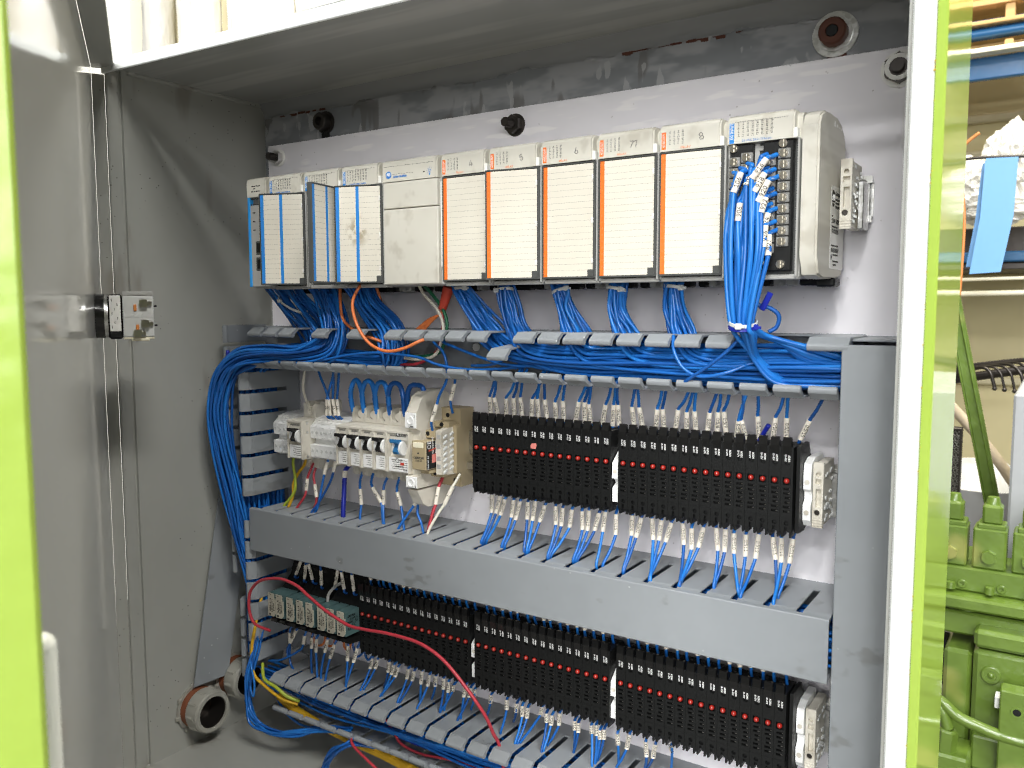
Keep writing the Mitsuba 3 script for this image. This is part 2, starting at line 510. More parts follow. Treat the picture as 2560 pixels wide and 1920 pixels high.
# ------------------------------------------------------------------ the cabinet shell
cab = thing('electrical_cabinet', 'grey steel electrical cabinet with a white front lip and green outside, standing open', 'cabinet')
WX, WY, WT, WB, FR = -0.352, 0.016, 0.1065, -0.643, -0.193
part(cab, 'left_wall', M().box(WX - .004, WX, -.1765, WY, WB, WT).box(WX - .004, WX, FR, -.1805, WB, WT + .001, .0008).box(WX - .006, WX - .0035, -.181, -.176, WB, WT), 'm_paint')
g = M().tube([[WX + .001, WY - .001, z] for z in np.linspace(WB, WT, 12)], .0035, 8)
g.tube([[WX + .001, y, WT - .001] for y in np.linspace(-.17, WY, 10)], .003, 8)
part(cab, 'weld_fillet', g, 'm_paint', smooth=True)
part(cab, 'back_wall', M().box(WX, .396, WY, WY + .003, WB, WT), 'm_weld')
part(cab, 'ceiling', M().box(WX - .004, .412, FR + .004, WY + .003, WT, WT + .003), 'm_ceiling')
g = M()
prof = Polygon([(.016, .1075), (-.002, .1075), (.002, .1035), (.0065, .099), (.0088, .094), (.009, .0895), (.016, .0895)])
g.prism(prof, 'x', WX, .396)
part(cab, 'rolled_edge', g, 'm_band', 40)
rail_poly = Polygon([(x, .0885 + .0011 * math.sin(x * 37) + (.003 if math.sin(x * 59) > .93 else 0)) for x in np.linspace(-.345, .392, 160)] + [(.392, .02), (-.345, .02)])
part(cab, 'mounting_rail', M().prism(rail_poly, 'y', .0035, .0155), 'm_weld')
for x in (-.330, -.187, -.178, -.052, .0, .098, .104, .243, .25, .262, .29):
    q = rng.normal(0, 1, 3)
    part(cab, 'weld_bead', M().ball([x, .0045, .0880 + .0006 * q[0]], .0032 + .0006 * abs(q[1]), 8, (1.8, .6, .7)), 'm_weld', smooth=True)
g = M()
for i in range(26):
    x = rng.uniform(-.325, -.25) if i < 9 else rng.uniform(.13, .24)
    g.box(x, x + rng.uniform(.004, .012), .0028, .0037, .0878 + .0008 * rng.normal(), .0893 + .0005 * rng.normal())
part(cab, 'rust_line', g, 'm_rust', stuff=True)
a = math.radians(-1.0)
tw = np.eye(4)
tw[:3, :3] = [[math.cos(a), 0, -math.sin(a)], [0, 1, 0], [math.sin(a), 0, math.cos(a)]]
tw[:3, 3] = [-.352, 0, .1002]
part(cab, 'top_lip', M().box(-.006, .79, FR - .002, FR + .0006, 0, .0112, .0008, tw), 'm_lip')
part(cab, 'right_lip', M().box(.3968, .4088, -.186, -.182, WB - .2, .3, .0012), 'm_lip')
g = M().prism(Polygon([(.4092, -.1865), (.4135, -.1865), (.4145, -.1855), (.4060, .02), (.4020, .02), (.4095, -.178)]), 'z', WB - .3, .34)
part(cab, 'right_side', g, 'm_side_green')
part(cab, 'right_wall', M().box(.3945, .3968, -.182, WY, WB, WT), 'm_paint')
part(cab, 'bottom', M().box(WX, .396, FR, WY, WB - .004, WB), 'm_paint')
g = M()
for i in range(60):
    z = rng.uniform(WB, .15)
    g.ball([.4091 + rng.normal() * .0004, -.1862, z], rng.uniform(.0002, .0005), 5)
part(cab, 'paint_edge', g, 'm_yellow', stuff=True)

plate = single('mounting_plate', 'white painted steel mounting plate carrying the modules, ducts and terminals', 'panel', M().box(-.337, .379, 0, .003, -.63, .0555, .0006), 'm_plate')
nut((-.3165, .0400), .0080, 'm_steel', .010, 'rusty steel nut at the top left corner of the white plate, by the grey wall', 'm_plc_white')
nut((.0187, .0387), .0088, 'm_dark_steel', .012, 'black nut on a threaded stud at mid top of the white plate')
nut((.3618, .0392), .0112, 'm_dark_steel', .006, 'dark nut in a pale ring at the white plate top right corner', 'm_plc_white')
part('panel_nut_002', 'pale_ring', M().ring([.3618, -.0086, .0392], -Y, [(0, .0098), (.0008, .0095), (.0008, .0066), (0, .0066)], 28), 'm_plc_white', 30)
k = thing('socket_bolt', 'dark rusty socket head bolt in the grey rail above the plate, on the left', 'bolt')
part(k, 'head', M().ring([-.2412, .003, .0725], -Y, [(0, .0098), (.011, .0098), (.0125, .0088), (.0125, .005), (.006, .005), (.006, .0001), (0, .0001)], 24), 'm_dark_steel', 30)
part(k, 'washer', M().cyl([-.2412, .0034, .0725], [-.2412, .0005, .0725], .0125, 28), 'm_dark_steel', 40)
part(k, 'bolt_shadow', M().box(-.2465, -.2365, .0005, .0034, .0545, .066), 'm_black')  # black slab stands in for the shadow below the bolt
k = thing('socket_bolt', 'brown socket head bolt with a bright zinc washer in the grey rail, upper right', 'bolt')
part(k, 'head', M().ring([.3140, .0, .0728], -Y, [(0, .0105), (.010, .0105), (.0115, .0092), (.0115, .0048), (.005, .0048), (.005, .0001), (0, .0001)], 24), 'm_rust', 30)
part(k, 'socket', M().cyl([.3140, -.0112, .0728], [.3140, -.006, .0728], .0046, 6), 'm_black')
part(k, 'washer', M().cyl([.3140, .0034, .0728], [.3140, -.0002, .0728], .0172, 32).cyl([.3140, -.0002, .0728], [.3140, -.002, .0728], .0132, 28), 'm_zinc', 40)
part(k, 'bolt_shadow', M().box(.3080, .3225, .0006, .0034, .0535, .0600, .001), 'm_rust')  # rust brown slab drawn where the shadow of the bolt falls

# ------------------------------------------------------------------ the open door on the left
HP, DD, DN = np.array([-.367, -.2, 0]), np.array([.8377, -.5461, 0]), np.array([.5461, .8377, 0])
DT = np.eye(4)
DT[:3, 0], DT[:3, 1], DT[:3, 2], DT[:3, 3] = DD, DN, Z, HP          # local: along the door, off its inner skin, up
door = thing('cabinet_door', 'open grey cabinet door with a bright green outer edge, glossy inside, at the left', 'door')
ZT, ZB = .108, -.66
part(door, 'skin', M().box(0, .73, -.002, 0, ZB, ZT, 0, DT), 'm_door')
part(door, 'top_flange', M().box(.004, .72, .0005, .0215, ZT - .0025, ZT, .0005, DT), 'm_flange', label='rust stained top flange of the door')
part(door, 'hinge_flange', M().box(0, .002, .0003, .0118, ZB, ZT - .0075, .0004, DT), 'm_flange')
part(door, 'edge_flange', M().box(.728, .732, -.014, .012, ZB, ZT, .001, DT).box(.3, .73, -.014, -.0022, ZB, ZT, .001, DT), 'm_door_green', label='bright green free edge of the door')
for z0, z1 in ((-.20, -.06), (-.62, -.5)):
    part(door, 'hinge_pin', M().cyl([-.3705, -.2035, z0], [-.3705, -.2035, z1], .0035, 12), 'm_dark_steel', 30)
part(door, 'latch_rod', M().tube([HP + DD * .70 + DN * .008 + Z * z for z in np.linspace(-.6, -.238, 8)], .0045, 10).ball(HP + DD * .70 + DN * .008 + Z * -.238, .0045, 8), 'm_lip', True)

cb = thing('contact_block', 'pale translucent switch contact block with bright terminal screws, fixed to the door', 'switch')
LB, ZC = .128, -.1445
def dbox(m, l0, l1, o0, o1, z0, z1, c=0.0008):
    return m.box(LB + l0, LB + l1, o0, o1, ZC + z0, ZC + z1, c, DT)
mm = M().cyl([LB, .0002, ZC], [LB, .0075, ZC], .0200, 28, tw=DT)
part(cb, 'base_ring', mm, 'm_black_gloss', 30)
part(cb, 'metal_ring', M().cyl([LB, .0075, ZC], [LB, .0105, ZC], .0195, 28, tw=DT), 'm_zinc', 30)
part(cb, 'collar', dbox(M(), -.0185, .0185, .0105, .0225, -.0205, .0195, .002), 'm_black')
part(cb, 'name_plate', dbox(M(), .0184, .0190, .0118, .0210, -.0135, .0185, .0004), 'm_plc_white', label='bright white label on the collar')
g = M()
for i in range(7):
    dbox(g, .0189, .01915, .0135 + (i % 3) * .0022, .0142 + (i % 3) * .0022, -.011 + .004 * i, -.0085 + .004 * i, 0)
part(cb, 'lettering', g, 'm_print_grey')
part(cb, 'body', dbox(dbox(M(), -.0195, .0195, .0225, .0482, -.0188, .0180, .0008), -.0190, .0198, .0228, .0480, -.0015, .0012, .0003), 'm_clear')
part(cb, 'top_cap', dbox(dbox(M(), -.0195, .0190, .0228, .0485, .0180, .0222, .0005), .0165, .0196, .0272, .0435, .0186, .0208, .0005), 'm_plc_grey')
part(cb, 'bottom_clip', dbox(dbox(M(), -.018, .0185, .0225, .048, -.0208, -.0188, .0005), .0165, .0193, .0290, .0440, -.0225, -.0195, .0006), 'm_cream')
for l, o, z in ((.0195, .0418, .0115), (.0195, .0428, -.0068), (.0195, .0362, -.0155)):
    p0, p1 = np.array([LB + l - .001, o, ZC + z, 1]), np.array([LB + l + .0065, o, ZC + z, 1])
    g = M().cyl([LB + l, o - .002, ZC + z], [LB + l + .0035, o - .002, ZC + z], .0036, 14, tw=DT).cyl([LB + l + .0035, o - .002, ZC + z], [LB + l + .0045, o - .002, ZC + z], .0046, 4, tw=DT)
    g.cyl([LB + l, o + .0032, ZC + z], [LB + l + .003, o + .0032, ZC + z], .0019, 10, tw=DT)
    part(cb, 'screw', g, 'm_screw', 30)
for o, z in ((.0315, .0075), (.0330, -.0105)):
    part(cb, 'jumper', dbox(M(), .0194, .0212, o, o + .0026, z - .003, z + .003, .0006), 'm_copper')
for z in (.009, -.0085):
    part(cb, 'pin', M().cyl([LB + .006, .048, ZC + z], [LB + .006, .051, ZC + z], .0009, 8, tw=DT), 'm_black')

# ------------------------------------------------------------------ wiring ducts
DF = -.085


def finger_mesh(s, w, tip=True):
    """One finger of a duct side wall, along +x local from -w/2 to w/2, wall at local z = 0, outer side +z * s."""
    m = M()
    m.box(-w / 2, w / 2, DF + .010, -.020, -.0009, .0009, .0004)
    if tip:
        pl = Polygon([(-.075, .0009), (-.0775, .0009), (-.0805, -.0014), (-.0835, -.0030), (-.0852, -.0046), (-.0856, -.0066), (-.0845, -.0080), (-.0825, -.0084), (-.0812, -.0074), (-.0812, -.0058), (-.079, -.0042), (-.0765, -.0022), (-.075, -.0009)])
        pl2 = Polygon([(y, z * s) for y, z in pl.exterior.coords])
        m.prism(pl2, 'x', -w / 2, w / 2)
        v = np.array([-.0832, -.0062 * s])
        m.cyl([-w / 2 + .0003, v[0], v[1]], [w / 2 - .0003, v[0], v[1]], .0030, 12)
    return m


def flip_face(d):
    return d


_FU = ply(finger_mesh(1, .0198), 'm_duct', 30)
_FL = ply(finger_mesh(-1, .0198), 'm_duct', 30)
_FT = ply(M().box(-.0099, .0099, -.072, -.020, -.0009, .0009, .0004).prism(Polygon([(-.0715, .0009), (-.0725, .0009), (-.0838, -.0032), (-.0838, -.0052), (-.0715, -.0009)]), 'x', -.0099, .0099), 'm_duct')


def put(parent, name, d, tw, label=None):
    key = child(parent, name)
    scene[key] = {**d, 'to_world': tw}
    if label:
        labels[key] = {'label': label}


def hduct(key, x0, x1, zt, zb, top, bot, ftop=_FU, fbot=_FL):
    part(key, 'base', M().box(x0, x1, -.0022, -.0004, zb, zt), 'm_duct')
    part(key, 'top_strip', M().box(x0, x1, -.0205, -.0004, zt - .0018, zt, .0003), 'm_duct')
    part(key, 'bottom_strip', M().box(x0, x1, -.0205, -.0004, zb, zb + .0018, .0003), 'm_duct')
    for x in top:
        put(key, 'finger', ftop, T().translate([x, 0, zt - .0009]))
    for x in bot:
        put(key, 'finger', fbot, T().translate([x, 0, zb + .0009]))


d1 = thing('wiring_duct', 'open grey slotted duct full of blue wires, below the row of modules', 'cable duct')
up = [round(.0805 + .025 * j, 4) for j in range(-14, 11)]
gone = (-.1945, -.1445, -.0945, .0555, .2805, .3055)
hduct(d1, -.3365, .3440, -.1590, -.2040, [x for x in up if x not in gone], [.0324 + .025 * j for j in range(-12, 13)])
put(d1, 'finger', _FU, T().translate([.0560, -.006, -.1680]) @ T().rotate([1, 0, 0], 5), 'broken finger hanging lower than its neighbours')
put(d1, 'finger', _FU, T().translate([.3390, 0, -.1599]))
for x in (-.028, .020, .30):
    part(d1, 'rivet', M().cyl([x, -.0023, -.178], [x, -.0042, -.178], .004, 12), 'm_white_plastic', 30)

d2 = thing('wiring_duct', 'grey slotted duct with its smooth cover on, between the two terminal rows', 'cable duct')
hduct(d2, -.2866, .3418, -.3625, -.4110, [.0324 + .0249 * j for j in range(-12, 13)], [.0324 + .0249 * j for j in range(-12, 13)], _FT, ply(M().box(-.0099, .0099, -.083, -.020, -.0009, .0009, .0004), 'm_duct'))
part(d2, 'cover', M().prism(Polygon([(-.0846, -.3634), (-.0840, -.3626), (-.0800, -.3622), (-.0800, -.3634), (-.0830, -.3640), (-.0830, -.4096), (-.0800, -.4100), (-.0800, -.4114), (-.0840, -.4110), (-.0848, -.4102)]), 'x', -.2866, .3418), 'm_duct')
d3 = thing('wiring_duct', 'open grey slotted duct at the bottom under the lower terminal row', 'cable duct')
hduct(d3, -.2880, .3440, -.5510, -.5960, [-.2505 + .0252 * j for j in range(0, 24)], [-.2465 + .0252 * j for j in range(0, 24)])
d4 = thing('wiring_duct', 'covered upright grey duct along the right edge of the white plate', 'cable duct')
part(d4, 'base', M().box(.3448, .3930, -.0022, -.0004, -.66, -.1602), 'm_duct')
part(d4, 'side_strip', M().box(.3450, .3468, -.0225, -.0004, -.66, -.1602).box(.3912, .3930, -.080, -.0004, -.66, -.1602), 'm_duct')
part(d4, 'cover', M().prism(Polygon([(.3445, -.0848), (.3451, -.0856), (.3930, -.0856), (.3936, -.0848), (.3936, -.076), (.3922, -.076), (.3922, -.0838), (.3457, -.0838), (.3457, -.076), (.3445, -.076)]), 'z', -.66, -.1640), 'm_duct')
part(d4, 'end_finger', M().box(.3455, .3925, -.070, -.0004, -.1622, -.1604, .0004).box(.3455, .3480, -.076, -.066, -.1660, -.1604, .001), 'm_duct')
for j in range(20):
    z = -.185 - .0252 * j
    put(d4, 'finger', ply(M().box(.3450, .3468, -.080, -.020, -.0099, .0099, .0004), 'm_duct') if j == 0 else _F4, T().translate([0, 0, z]))
    if j == 0:
        _F4 = scene[d4 + '__finger']

d5 = thing('wiring_duct', 'open upright grey slotted duct on the left, overflowing with blue wires', 'cable duct')
part(d5, 'base', M().box(-.3280, -.2915, -.0022, -.0004, -.552, -.1590), 'm_duct')
part(d5, 'side_strip', M().box(-.3280, -.3262, -.0205, -.0004, -.455, -.159).box(-.2946, -.2928, -.0205, -.0004, -.552, -.205), 'm_duct')
# the same finger turned upright: along z, outer side to +x (right wall) or -x (left wall)
RW = np.array([[0, 0, 1, 0], [0, 1, 0, 0], [-1, 0, 0, 0], [0, 0, 0, 1]], float)
LW = np.array([[0, 0, -1, 0], [0, 1, 0, 0], [1, 0, 0, 0], [0, 0, 0, 1]], float)


def vf(x, z, wall, dy=0.0):
    put(d5, 'finger', _FU, T().translate([x, dy, z]) @ T(wall.tolist()))


for j in range(14):
    z = -.2195 - .0241 * j
    if j == 6:
        continue
    vf(-.2905 + .0004 * j, z, RW)
for j in range(12):
    vf(-.3265 + .0004 * j, -.1668 - .0241 * j, LW)
for j in range(4):
    vf(-.3140, -.4830 - .0241 * j, LW, .002)

sp = single('spare_duct_cover', 'loose grey duct cover leaning in the corner behind the left duct', 'duct cover',
            M().prism(Polygon([(0, 0), (.0165, 0), (.0165, .0030), (.0180, .0040), (.0190, .0010), (.0400, .0010), (.0415, .004), (.0430, 0), (.0445, 0), (.0445, -.0015), (0, -.0015)]), 'z', 0, .335,
                      np.array([[.10, -.78, -.02, -.3430], [.99, .10, .21, -.1255], [0, 0, .976, -.571], [0, 0, 0, 1]], float)), 'm_duct')

# ------------------------------------------------------------------ the row of controller modules (each module: local x from its left edge, z from its top)
HF = -.0953                       # front of the heads
HEAD = Polygon([(HF, -.0206), (HF, -.0050), (-.0940, -.0022), (-.0905, -.0004), (-.083, 0), (-.012, 0), (-.012, -.0206)])


def head_mesh(w, right=.0055):
    m = M().prism(HEAD, 'x', .0012, w - right)
    m.prism(Polygon([(HF + .0012, -.0206), (HF + .0012, -.0060), (-.0932, -.0034), (-.0900, -.0014), (-.083, -.0010), (-.012, -.0010), (-.012, -.0206)]), 'x', .0003, w - right + .0012)
    m.prism(Polygon([(-.0878, -.0206), (-.0878, -.0050), (-.0850, -.0022), (-.081, -.0014), (-.012, -.0014), (-.012, -.0206)]), 'x', w - right, w - .0004)
    return m


def line(m, x0, x1, z, y=HF, t=.00022):
    m.box(x0, x1, y - .0001, y + .0003, z - t / 2, z + t / 2)


def led_block(m, x0, cols, z0=-.0072, dx=.0034, dz=.0027, y=HF):
    n = 0
    for c in range(cols):
        for r in range(4):
            x, z = x0 + c * dx, z0 - r * dz
            text_on(m, str(n), .00095, (x, y, z + .0007), X, Z)
            m.box(x - .0007, x + .0007, y - .0001, y + .0003, z - .0006, z - .00025)
            n += 1


W1 = .0525
body = M().box(.0006, W1 - .0006, -.0868, -.012, -.1165, -.004, .0006)
body.box(.0006, .0018, -.0925, -.080, -.1165, -.0200, .0004).box(W1 - .0026, W1 - .0010, -.0925, -.080, -.1165, -.0200, .0005)
body.box(.0006, W1 - .001, -.0900, -.080, -.1180, -.1145, .0006)
frame = M().box(.0019, W1 - .0027, -.0872, -.0869, -.1143, -.0206).box(.0019, W1 - .0027, -.0905, -.0872, -.0226, -.0207)
tabs = M().box(W1 - .0053, W1 - .0022, HF + .0006, -.086, -.0206, -.0135, .0005)
foot_b = [M().box(.0095, .0165, -.034, -.022, -.1212, -.1155, .0012), M().box(.0385, .0560, -.034, -.022, -.1212, -.1155, .0012)]
foot_g = [M().box(.0185, .0245, -.034, -.020, -.1210, -.1150, .0008), M().box(.0285, .0345, -.034, -.020, -.1210, -.1150, .0008)]
lat = M().box(W1 - .0080, W1 - .0030, -.0945, -.088, -.1145, -.1080, .0007)
out_tag = M().box(.0022, .0056, HF - .00012, HF + .0004, -.0192, -.0066, .0001)
line(out_tag, .0060, W1 - .0085, -.0056, t=.0002)
outp = M()
text_on(outp, 'AC/DC OUT', .0016, (.0040, HF - .0001, -.0129), Z, -X, .84, True)
out_num = M()
led_block(out_num, .0088, 4)
relay_txt = text_on(M(), 'RELAY', .0016, (.0215, HF, -.0188), X, Z, 1.15)
base_parts = [('housing', ply(body, 'm_plc_grey')), ('head', ply(head_mesh(W1), 'm_plc', 35)), ('bezel', ply(frame, 'm_dark_frame')), ('latch_tab', ply(tabs, 'm_plc_white')),
              ('rail_latch', ply(foot_b[0], 'm_black')), ('rail_latch', ply(foot_b[1], 'm_black')), ('foot', ply(foot_g[0], 'm_plc_grey')), ('foot', ply(foot_g[1], 'm_plc_grey'))]
out_parts = base_parts + [('tag', ply(M().box(.0022, .0056, HF - .00012, HF + .0004, -.0192, -.0066), 'm_orange')), ('tag_lettering', ply(outp, 'm_print_white')),
                          ('numbering', ply(out_num, 'm_print')), ('type_lettering', ply(relay_txt, 'm_print_orange'))]
in_tag = text_on(M(), 'DC INPUT', .0019, (.0040, HF - .0001, -.0118), Z, -X, .90, True)
in_num = M()
led_block(in_num, .0088, 8)
line(in_num, .0062, W1 - .0085, -.0056, t=.0002)
in_txt = text_on(M(), '24 VDC Sink / Source', .0015, (.0218, HF, -.0190), X, Z, 1.0)
in_parts = base_parts + [('tag', ply(M().box(.0022, .0056, HF - .00012, HF + .0004, -.0204, -.0062), 'm_blue_tag')), ('tag_lettering', ply(in_tag, 'm_print_white')),
                         ('numbering', ply(in_num, 'm_print')), ('type_lettering', ply(in_txt, 'm_print_blue'))]

# hinged label doors, local: hinge line at x = 0, door runs to -x, front at y = 0
DW, DZ0, DZ1 = .0495, -.0212, -.1140
dframe = M().box(-DW, 0, .0002, .0022, DZ1, DZ0, .0006)
dframe.box(-DW, -DW + .0010, -.0008, .0046, DZ1, DZ0, .0003).box(-.0012, 0, -.0008, .0046, DZ1, DZ0, .0003).box(-DW, 0, -.0008, .0046, DZ0 - .0012, DZ0, .0003).box(-DW, 0, -.0008, .0046, DZ1, DZ1 + .0012, .0003)
dclips = [('door__clip', ply(M().box(-.0034, -.0022, -.0012, .0005, z - .0022, z + .0022, .0003), 'm_plc_white')) for z in (-.034, -.068, -.100)]
dcorner = M().box(-.0068, -.0012, -.0012, .001, DZ1 + .0008, DZ1 + .0070, .0004)
sheet = M().box(-DW + .0014, -.0024, -.0002, .0003, DZ1 + .0016, DZ0 - .0016)
strip_o = M().box(-DW + .0014, -DW + .0050, -.00035, .0002, DZ1 + .0016, DZ0 - .0016)
rules = M()
for i in range(1, 18):
    z = DZ0 - .0016 + (DZ1 - DZ0 + .0032) * i / 18
    rules.box(-DW + .0050, -.0024, -.00032, .0001, z - .00014, z + .00014)
snum = M()
for i in range(18):
    z = DZ0 - .0016 + (DZ1 - DZ0 + .0032) * (i + .5) / 18
    text_on(snum, str(i), .0014, (-DW + .0032, -.0003, z), X, Z)
strip_m = M().box(-.0272, -.0240, -.00035, .0002, DZ1 + .0016, DZ0 - .0016)
door_out = [('door', ply(dframe, 'm_dark_frame')), ('door__corner', ply(dcorner, 'm_dark_frame')), ('door__label_sheet', ply(sheet, 'm_paper')),
            ('door__strip', ply(strip_o, 'm_orange')), ('door__ruling', ply(rules, 'm_rule')), ('door__numbering', ply(snum, 'm_print_orange'))] + dclips
door_in = [('door', door_out[0][1]), ('door__corner', door_out[1][1]), ('door__label_sheet', door_out[2][1]),
           ('door__strip', ply(strip_o, 'm_blue_tag')), ('door__ruling', door_out[4][1]), ('door__centre_strip', ply(strip_m, 'm_blue_tag')), ('door__numbering', ply(snum, 'm_print_blue'))] + dclips
PLCG = None


def hang_door(k, parts, x, ang, shade=None):
    tw = T().translate([x, -.0936, 0]) @ T().rotate([0, 0, 1], ang)
    for name, d in parts:
        scene[child(k, name)] = {**d, 'to_world': tw}


ordw = ['orange striped relay module next to the blank power module', 'orange striped relay module with its label door slightly ajar', 'orange striped relay module in the middle of the five',
        'orange striped relay module with a pale digit, fourth of the five', 'largest looking orange striped relay module, beside the open wired module']
digit = ['4', '5', '6', '7', '8']
for i, ang in enumerate((0.4, 11, 0.6, 0.6, 2.9)):
    k = thing('output_module', ordw[i], 'control module', 'relay output modules with orange strips')
    place(k, out_parts, (W1 * i, 0, 0))
    hm = text_on(M(), digit[i], .0052, (W1 * i + .0335, HF, -.0122), np.array([.97, 0, .24]), np.array([-.24, 0, .97]))
    if digit[i] == '7':
        text_on(hm, '7', .0050, (W1 * i + .0300, HF, -.0120), X, Z)
    part(k, 'pencil_digit', hm, 'm_print_grey')
    hang_door(k, door_out, W1 * i + .0505, ang)
for i, (ang, lab) in enumerate(((23, 'leftmost cream input module with blue strips, its label door swung ajar'), (100, 'second cream input module, its label door swung wide open'), (19, 'third cream input module with a stained blue striped label door, beside the blank module'))):
    x = -.2275 + W1 * i
    k = thing('input_module', lab, 'control module')
    place(k, in_parts, (x, 0, 0))
    hang_door(k, door_in, x + .0512, ang)

# the open input module at the right end of the row
xq = W1 * 5
iq = thing('input_module', 'open cream input module with its screw terminals and blue wires bare', 'control module')
place(iq, [p for p in in_parts if p[0] not in ('bezel',)], (xq, 0, 0))
part(iq, 'well', M().box(xq + .0019, xq + W1 - .0027, -.0875, -.0869, -.1143, -.0206), 'm_dark_frame')
part(iq, 'rib', M().box(xq + .0190, xq + .0225, -.0890, -.0875, -.112, -.0206, .0003).box(xq + .0190, xq + .0310, -.0890, -.0875, -.0262, -.0228, .0003), 'm_plc_grey')
part(iq, 'terminal_base', M().box(xq + .0030, xq + .0190, -.0935, -.0876, -.1120, -.0215, .0005).box(xq + .0265, xq + .0475, -.0935, -.0876, -.1120, -.0215, .0005), 'm_black')
g1, cols = M(), []
for c, xx, z0 in ((0, xq + .0060, -.0335), (1, xq + .0150, -.0310), (2, xq + .0315, -.0350), (3, xq + .0415, -.0305)):
    for r in range(9 if c != 2 else 9):
        z = z0 - .00765 * r
        if z < -.104:
            continue
        q = M().box(xx - .0042, xx + .0042, -.0952, -.0932, z - .0034, z + .0034, .0004)
        part(iq, 'terminal', q, 'm_smoke')
        s = M().cyl([xx, -.0951, z], [xx, -.0966, z], .0029, 16)
        s.box(xx - .0022, xx + .0022, -.0970, -.0955, z - .0004, z + .0004, 0).box(xx - .0004, xx + .0004, -.0970, -.0955, z - .0022, z + .0022, 0)
        part(iq, 'screw', s, 'm_screw', 30)
for xx, z in ((xq + .0052, -.0238), (xq + .0405, -.0235), (xq + .0405, -.1075)):
    s = M().cyl([xx, -.0930, z], [xx, -.0950, z], .0030, 16)
    s.box(xx - .0023, xx + .0023, -.0955, -.094, z - .0004, z + .0004, 0).box(xx - .0004, xx + .0004, -.0955, -.094, z - .0023, z + .0023, 0)
    part(iq, 'screw', s, 'm_screw', 30)

# right end cap with its printed label
ec = thing('bus_terminator', 'grey rounded end module with a printed white label, right end of the module row', 'control module')
x0, x1 = .3155, .3270
prof = Polygon([(-.0915, -.1010), (-.0915, -.0120), (-.0870, -.0050), (-.0760, -.0005), (-.060, .0010), (-.040, .0010), (-.026, -.002), (-.0155, -.0085), (-.0105, -.0185), (-.0105, -.1080), (-.014, -.1140), (-.032, -.1168), (-.070, -.1175), (-.084, -.1150)])
part(ec, 'shell', M().prism(prof, 'x', x0, x1 - .0015).prism(prof.buffer(-.0012), 'x', x0, x1), 'm_plc', 30)
g = M()
for i in range(4):
    g.box(x1 - .0005, x1 + .0003, -.050 + i * .007, -.0465 + i * .007, -.0070 + i * .0006, -.0030 - i * .0012, .0003)
part(ec, 'grip', g, 'm_plc_white')
part(ec, 'foot', M().box(x0 - .001, x0 + .013, -.040, -.022, -.1225, -.116, .0012), 'm_black')
lx = x1 + .00012
lab = Polygon([(-.0520, -.1085), (-.0520, -.0500), (-.0110, -.0500), (-.0110, -.1085)]).buffer(.001)
part(ec, 'label', M().prism(lab, 'x', x1 - .0002, lx), 'm_plc_white', label='white printed label')
g = M()
UY = Y                                    # on this face text reads along +y


def side_txt(m, s, h, y, z, sq=1.0, bold=False):
    v, f = text2(s, h, bold)
    w = (v[:, 0].max() - v[:, 0].min()) * sq
    return text_on(m, s, h, (lx, y + w / 2, z), UY, Z, sq, bold)


lo = M().prism(Polygon([(-.0505 + .0002, -.0545), (-.0480, -.0522), (-.0445, -.0522), (-.0420, -.0545), (-.0420, -.0610), (-.0505, -.0610)]), 'x', lx - .0002, lx + .0001)
lo.prism(Polygon([(-.0500, -.0618), (-.0425, -.0618), (-.0445, -.0642), (-.0480, -.0642)]), 'x', lx - .0002, lx + .0001)
part(ec, 'emblem', lo, 'm_print')
part(ec, 'emblem_lettering', text_on(M(), 'AB', .0042, (lx + .0001, -.04625, -.0577), UY, Z, .95, True), 'm_print_white')
side_txt(g, 'Compact I/O', .0030, -.0405, -.0545, .95)
side_txt(g, 'RIGHT END CAP', .0013, -.0405, -.0585)
side_txt(g, 'TERMINATOR', .0013, -.0405, -.0610)
side_txt(g, '1.2 A @ 24 VDC', .0016, -.0405, -.0640)
side_txt(g, 'CAT', .0010, -.0500, -.0712)
side_txt(g, '1769-ECR', .0032, -.0500, -.0745)
side_txt(g, 'SER A', .0014, -.0255, -.0745)
side_txt(g, 'MAT NO 1769-ECR A', .0012, -.0490, -.0787)
side_txt(g, 'WIN 2D7M0B7B1  MFG 2003/12', .0010, -.0500, -.0925)
side_txt(g, 'LISTED IND CONT EQ', .0011, -.0440, -.0992)
side_txt(g, 'CLASS I, DIV 2 HAZ LOC', .0011, -.0440, -.1040)
side_txt(g, '40100-038', .0013, -.0430, -.1065)
for z0, z1, y1 in ((-.0835, -.0802, -.0275), (-.0975, -.0943, -.0260)):
    y = -.0490
    while y < y1:
        w = float(rng.choice([.0003, .0006, .0009]))
        g.box(lx - .0001, lx + .00008, y, y + w, z0, z1)
        y += w + float(rng.choice([.0004, .0007]))
g.ring([lx - .0001, -.0480, -.1010], X, [(0, .0021), (.0002, .0021), (.0002, .0017), (0, .0017)], 20)
side_txt(g, 'UL', .0016, -.0492, -.1010)
part(ec, 'lettering', g, 'm_print')

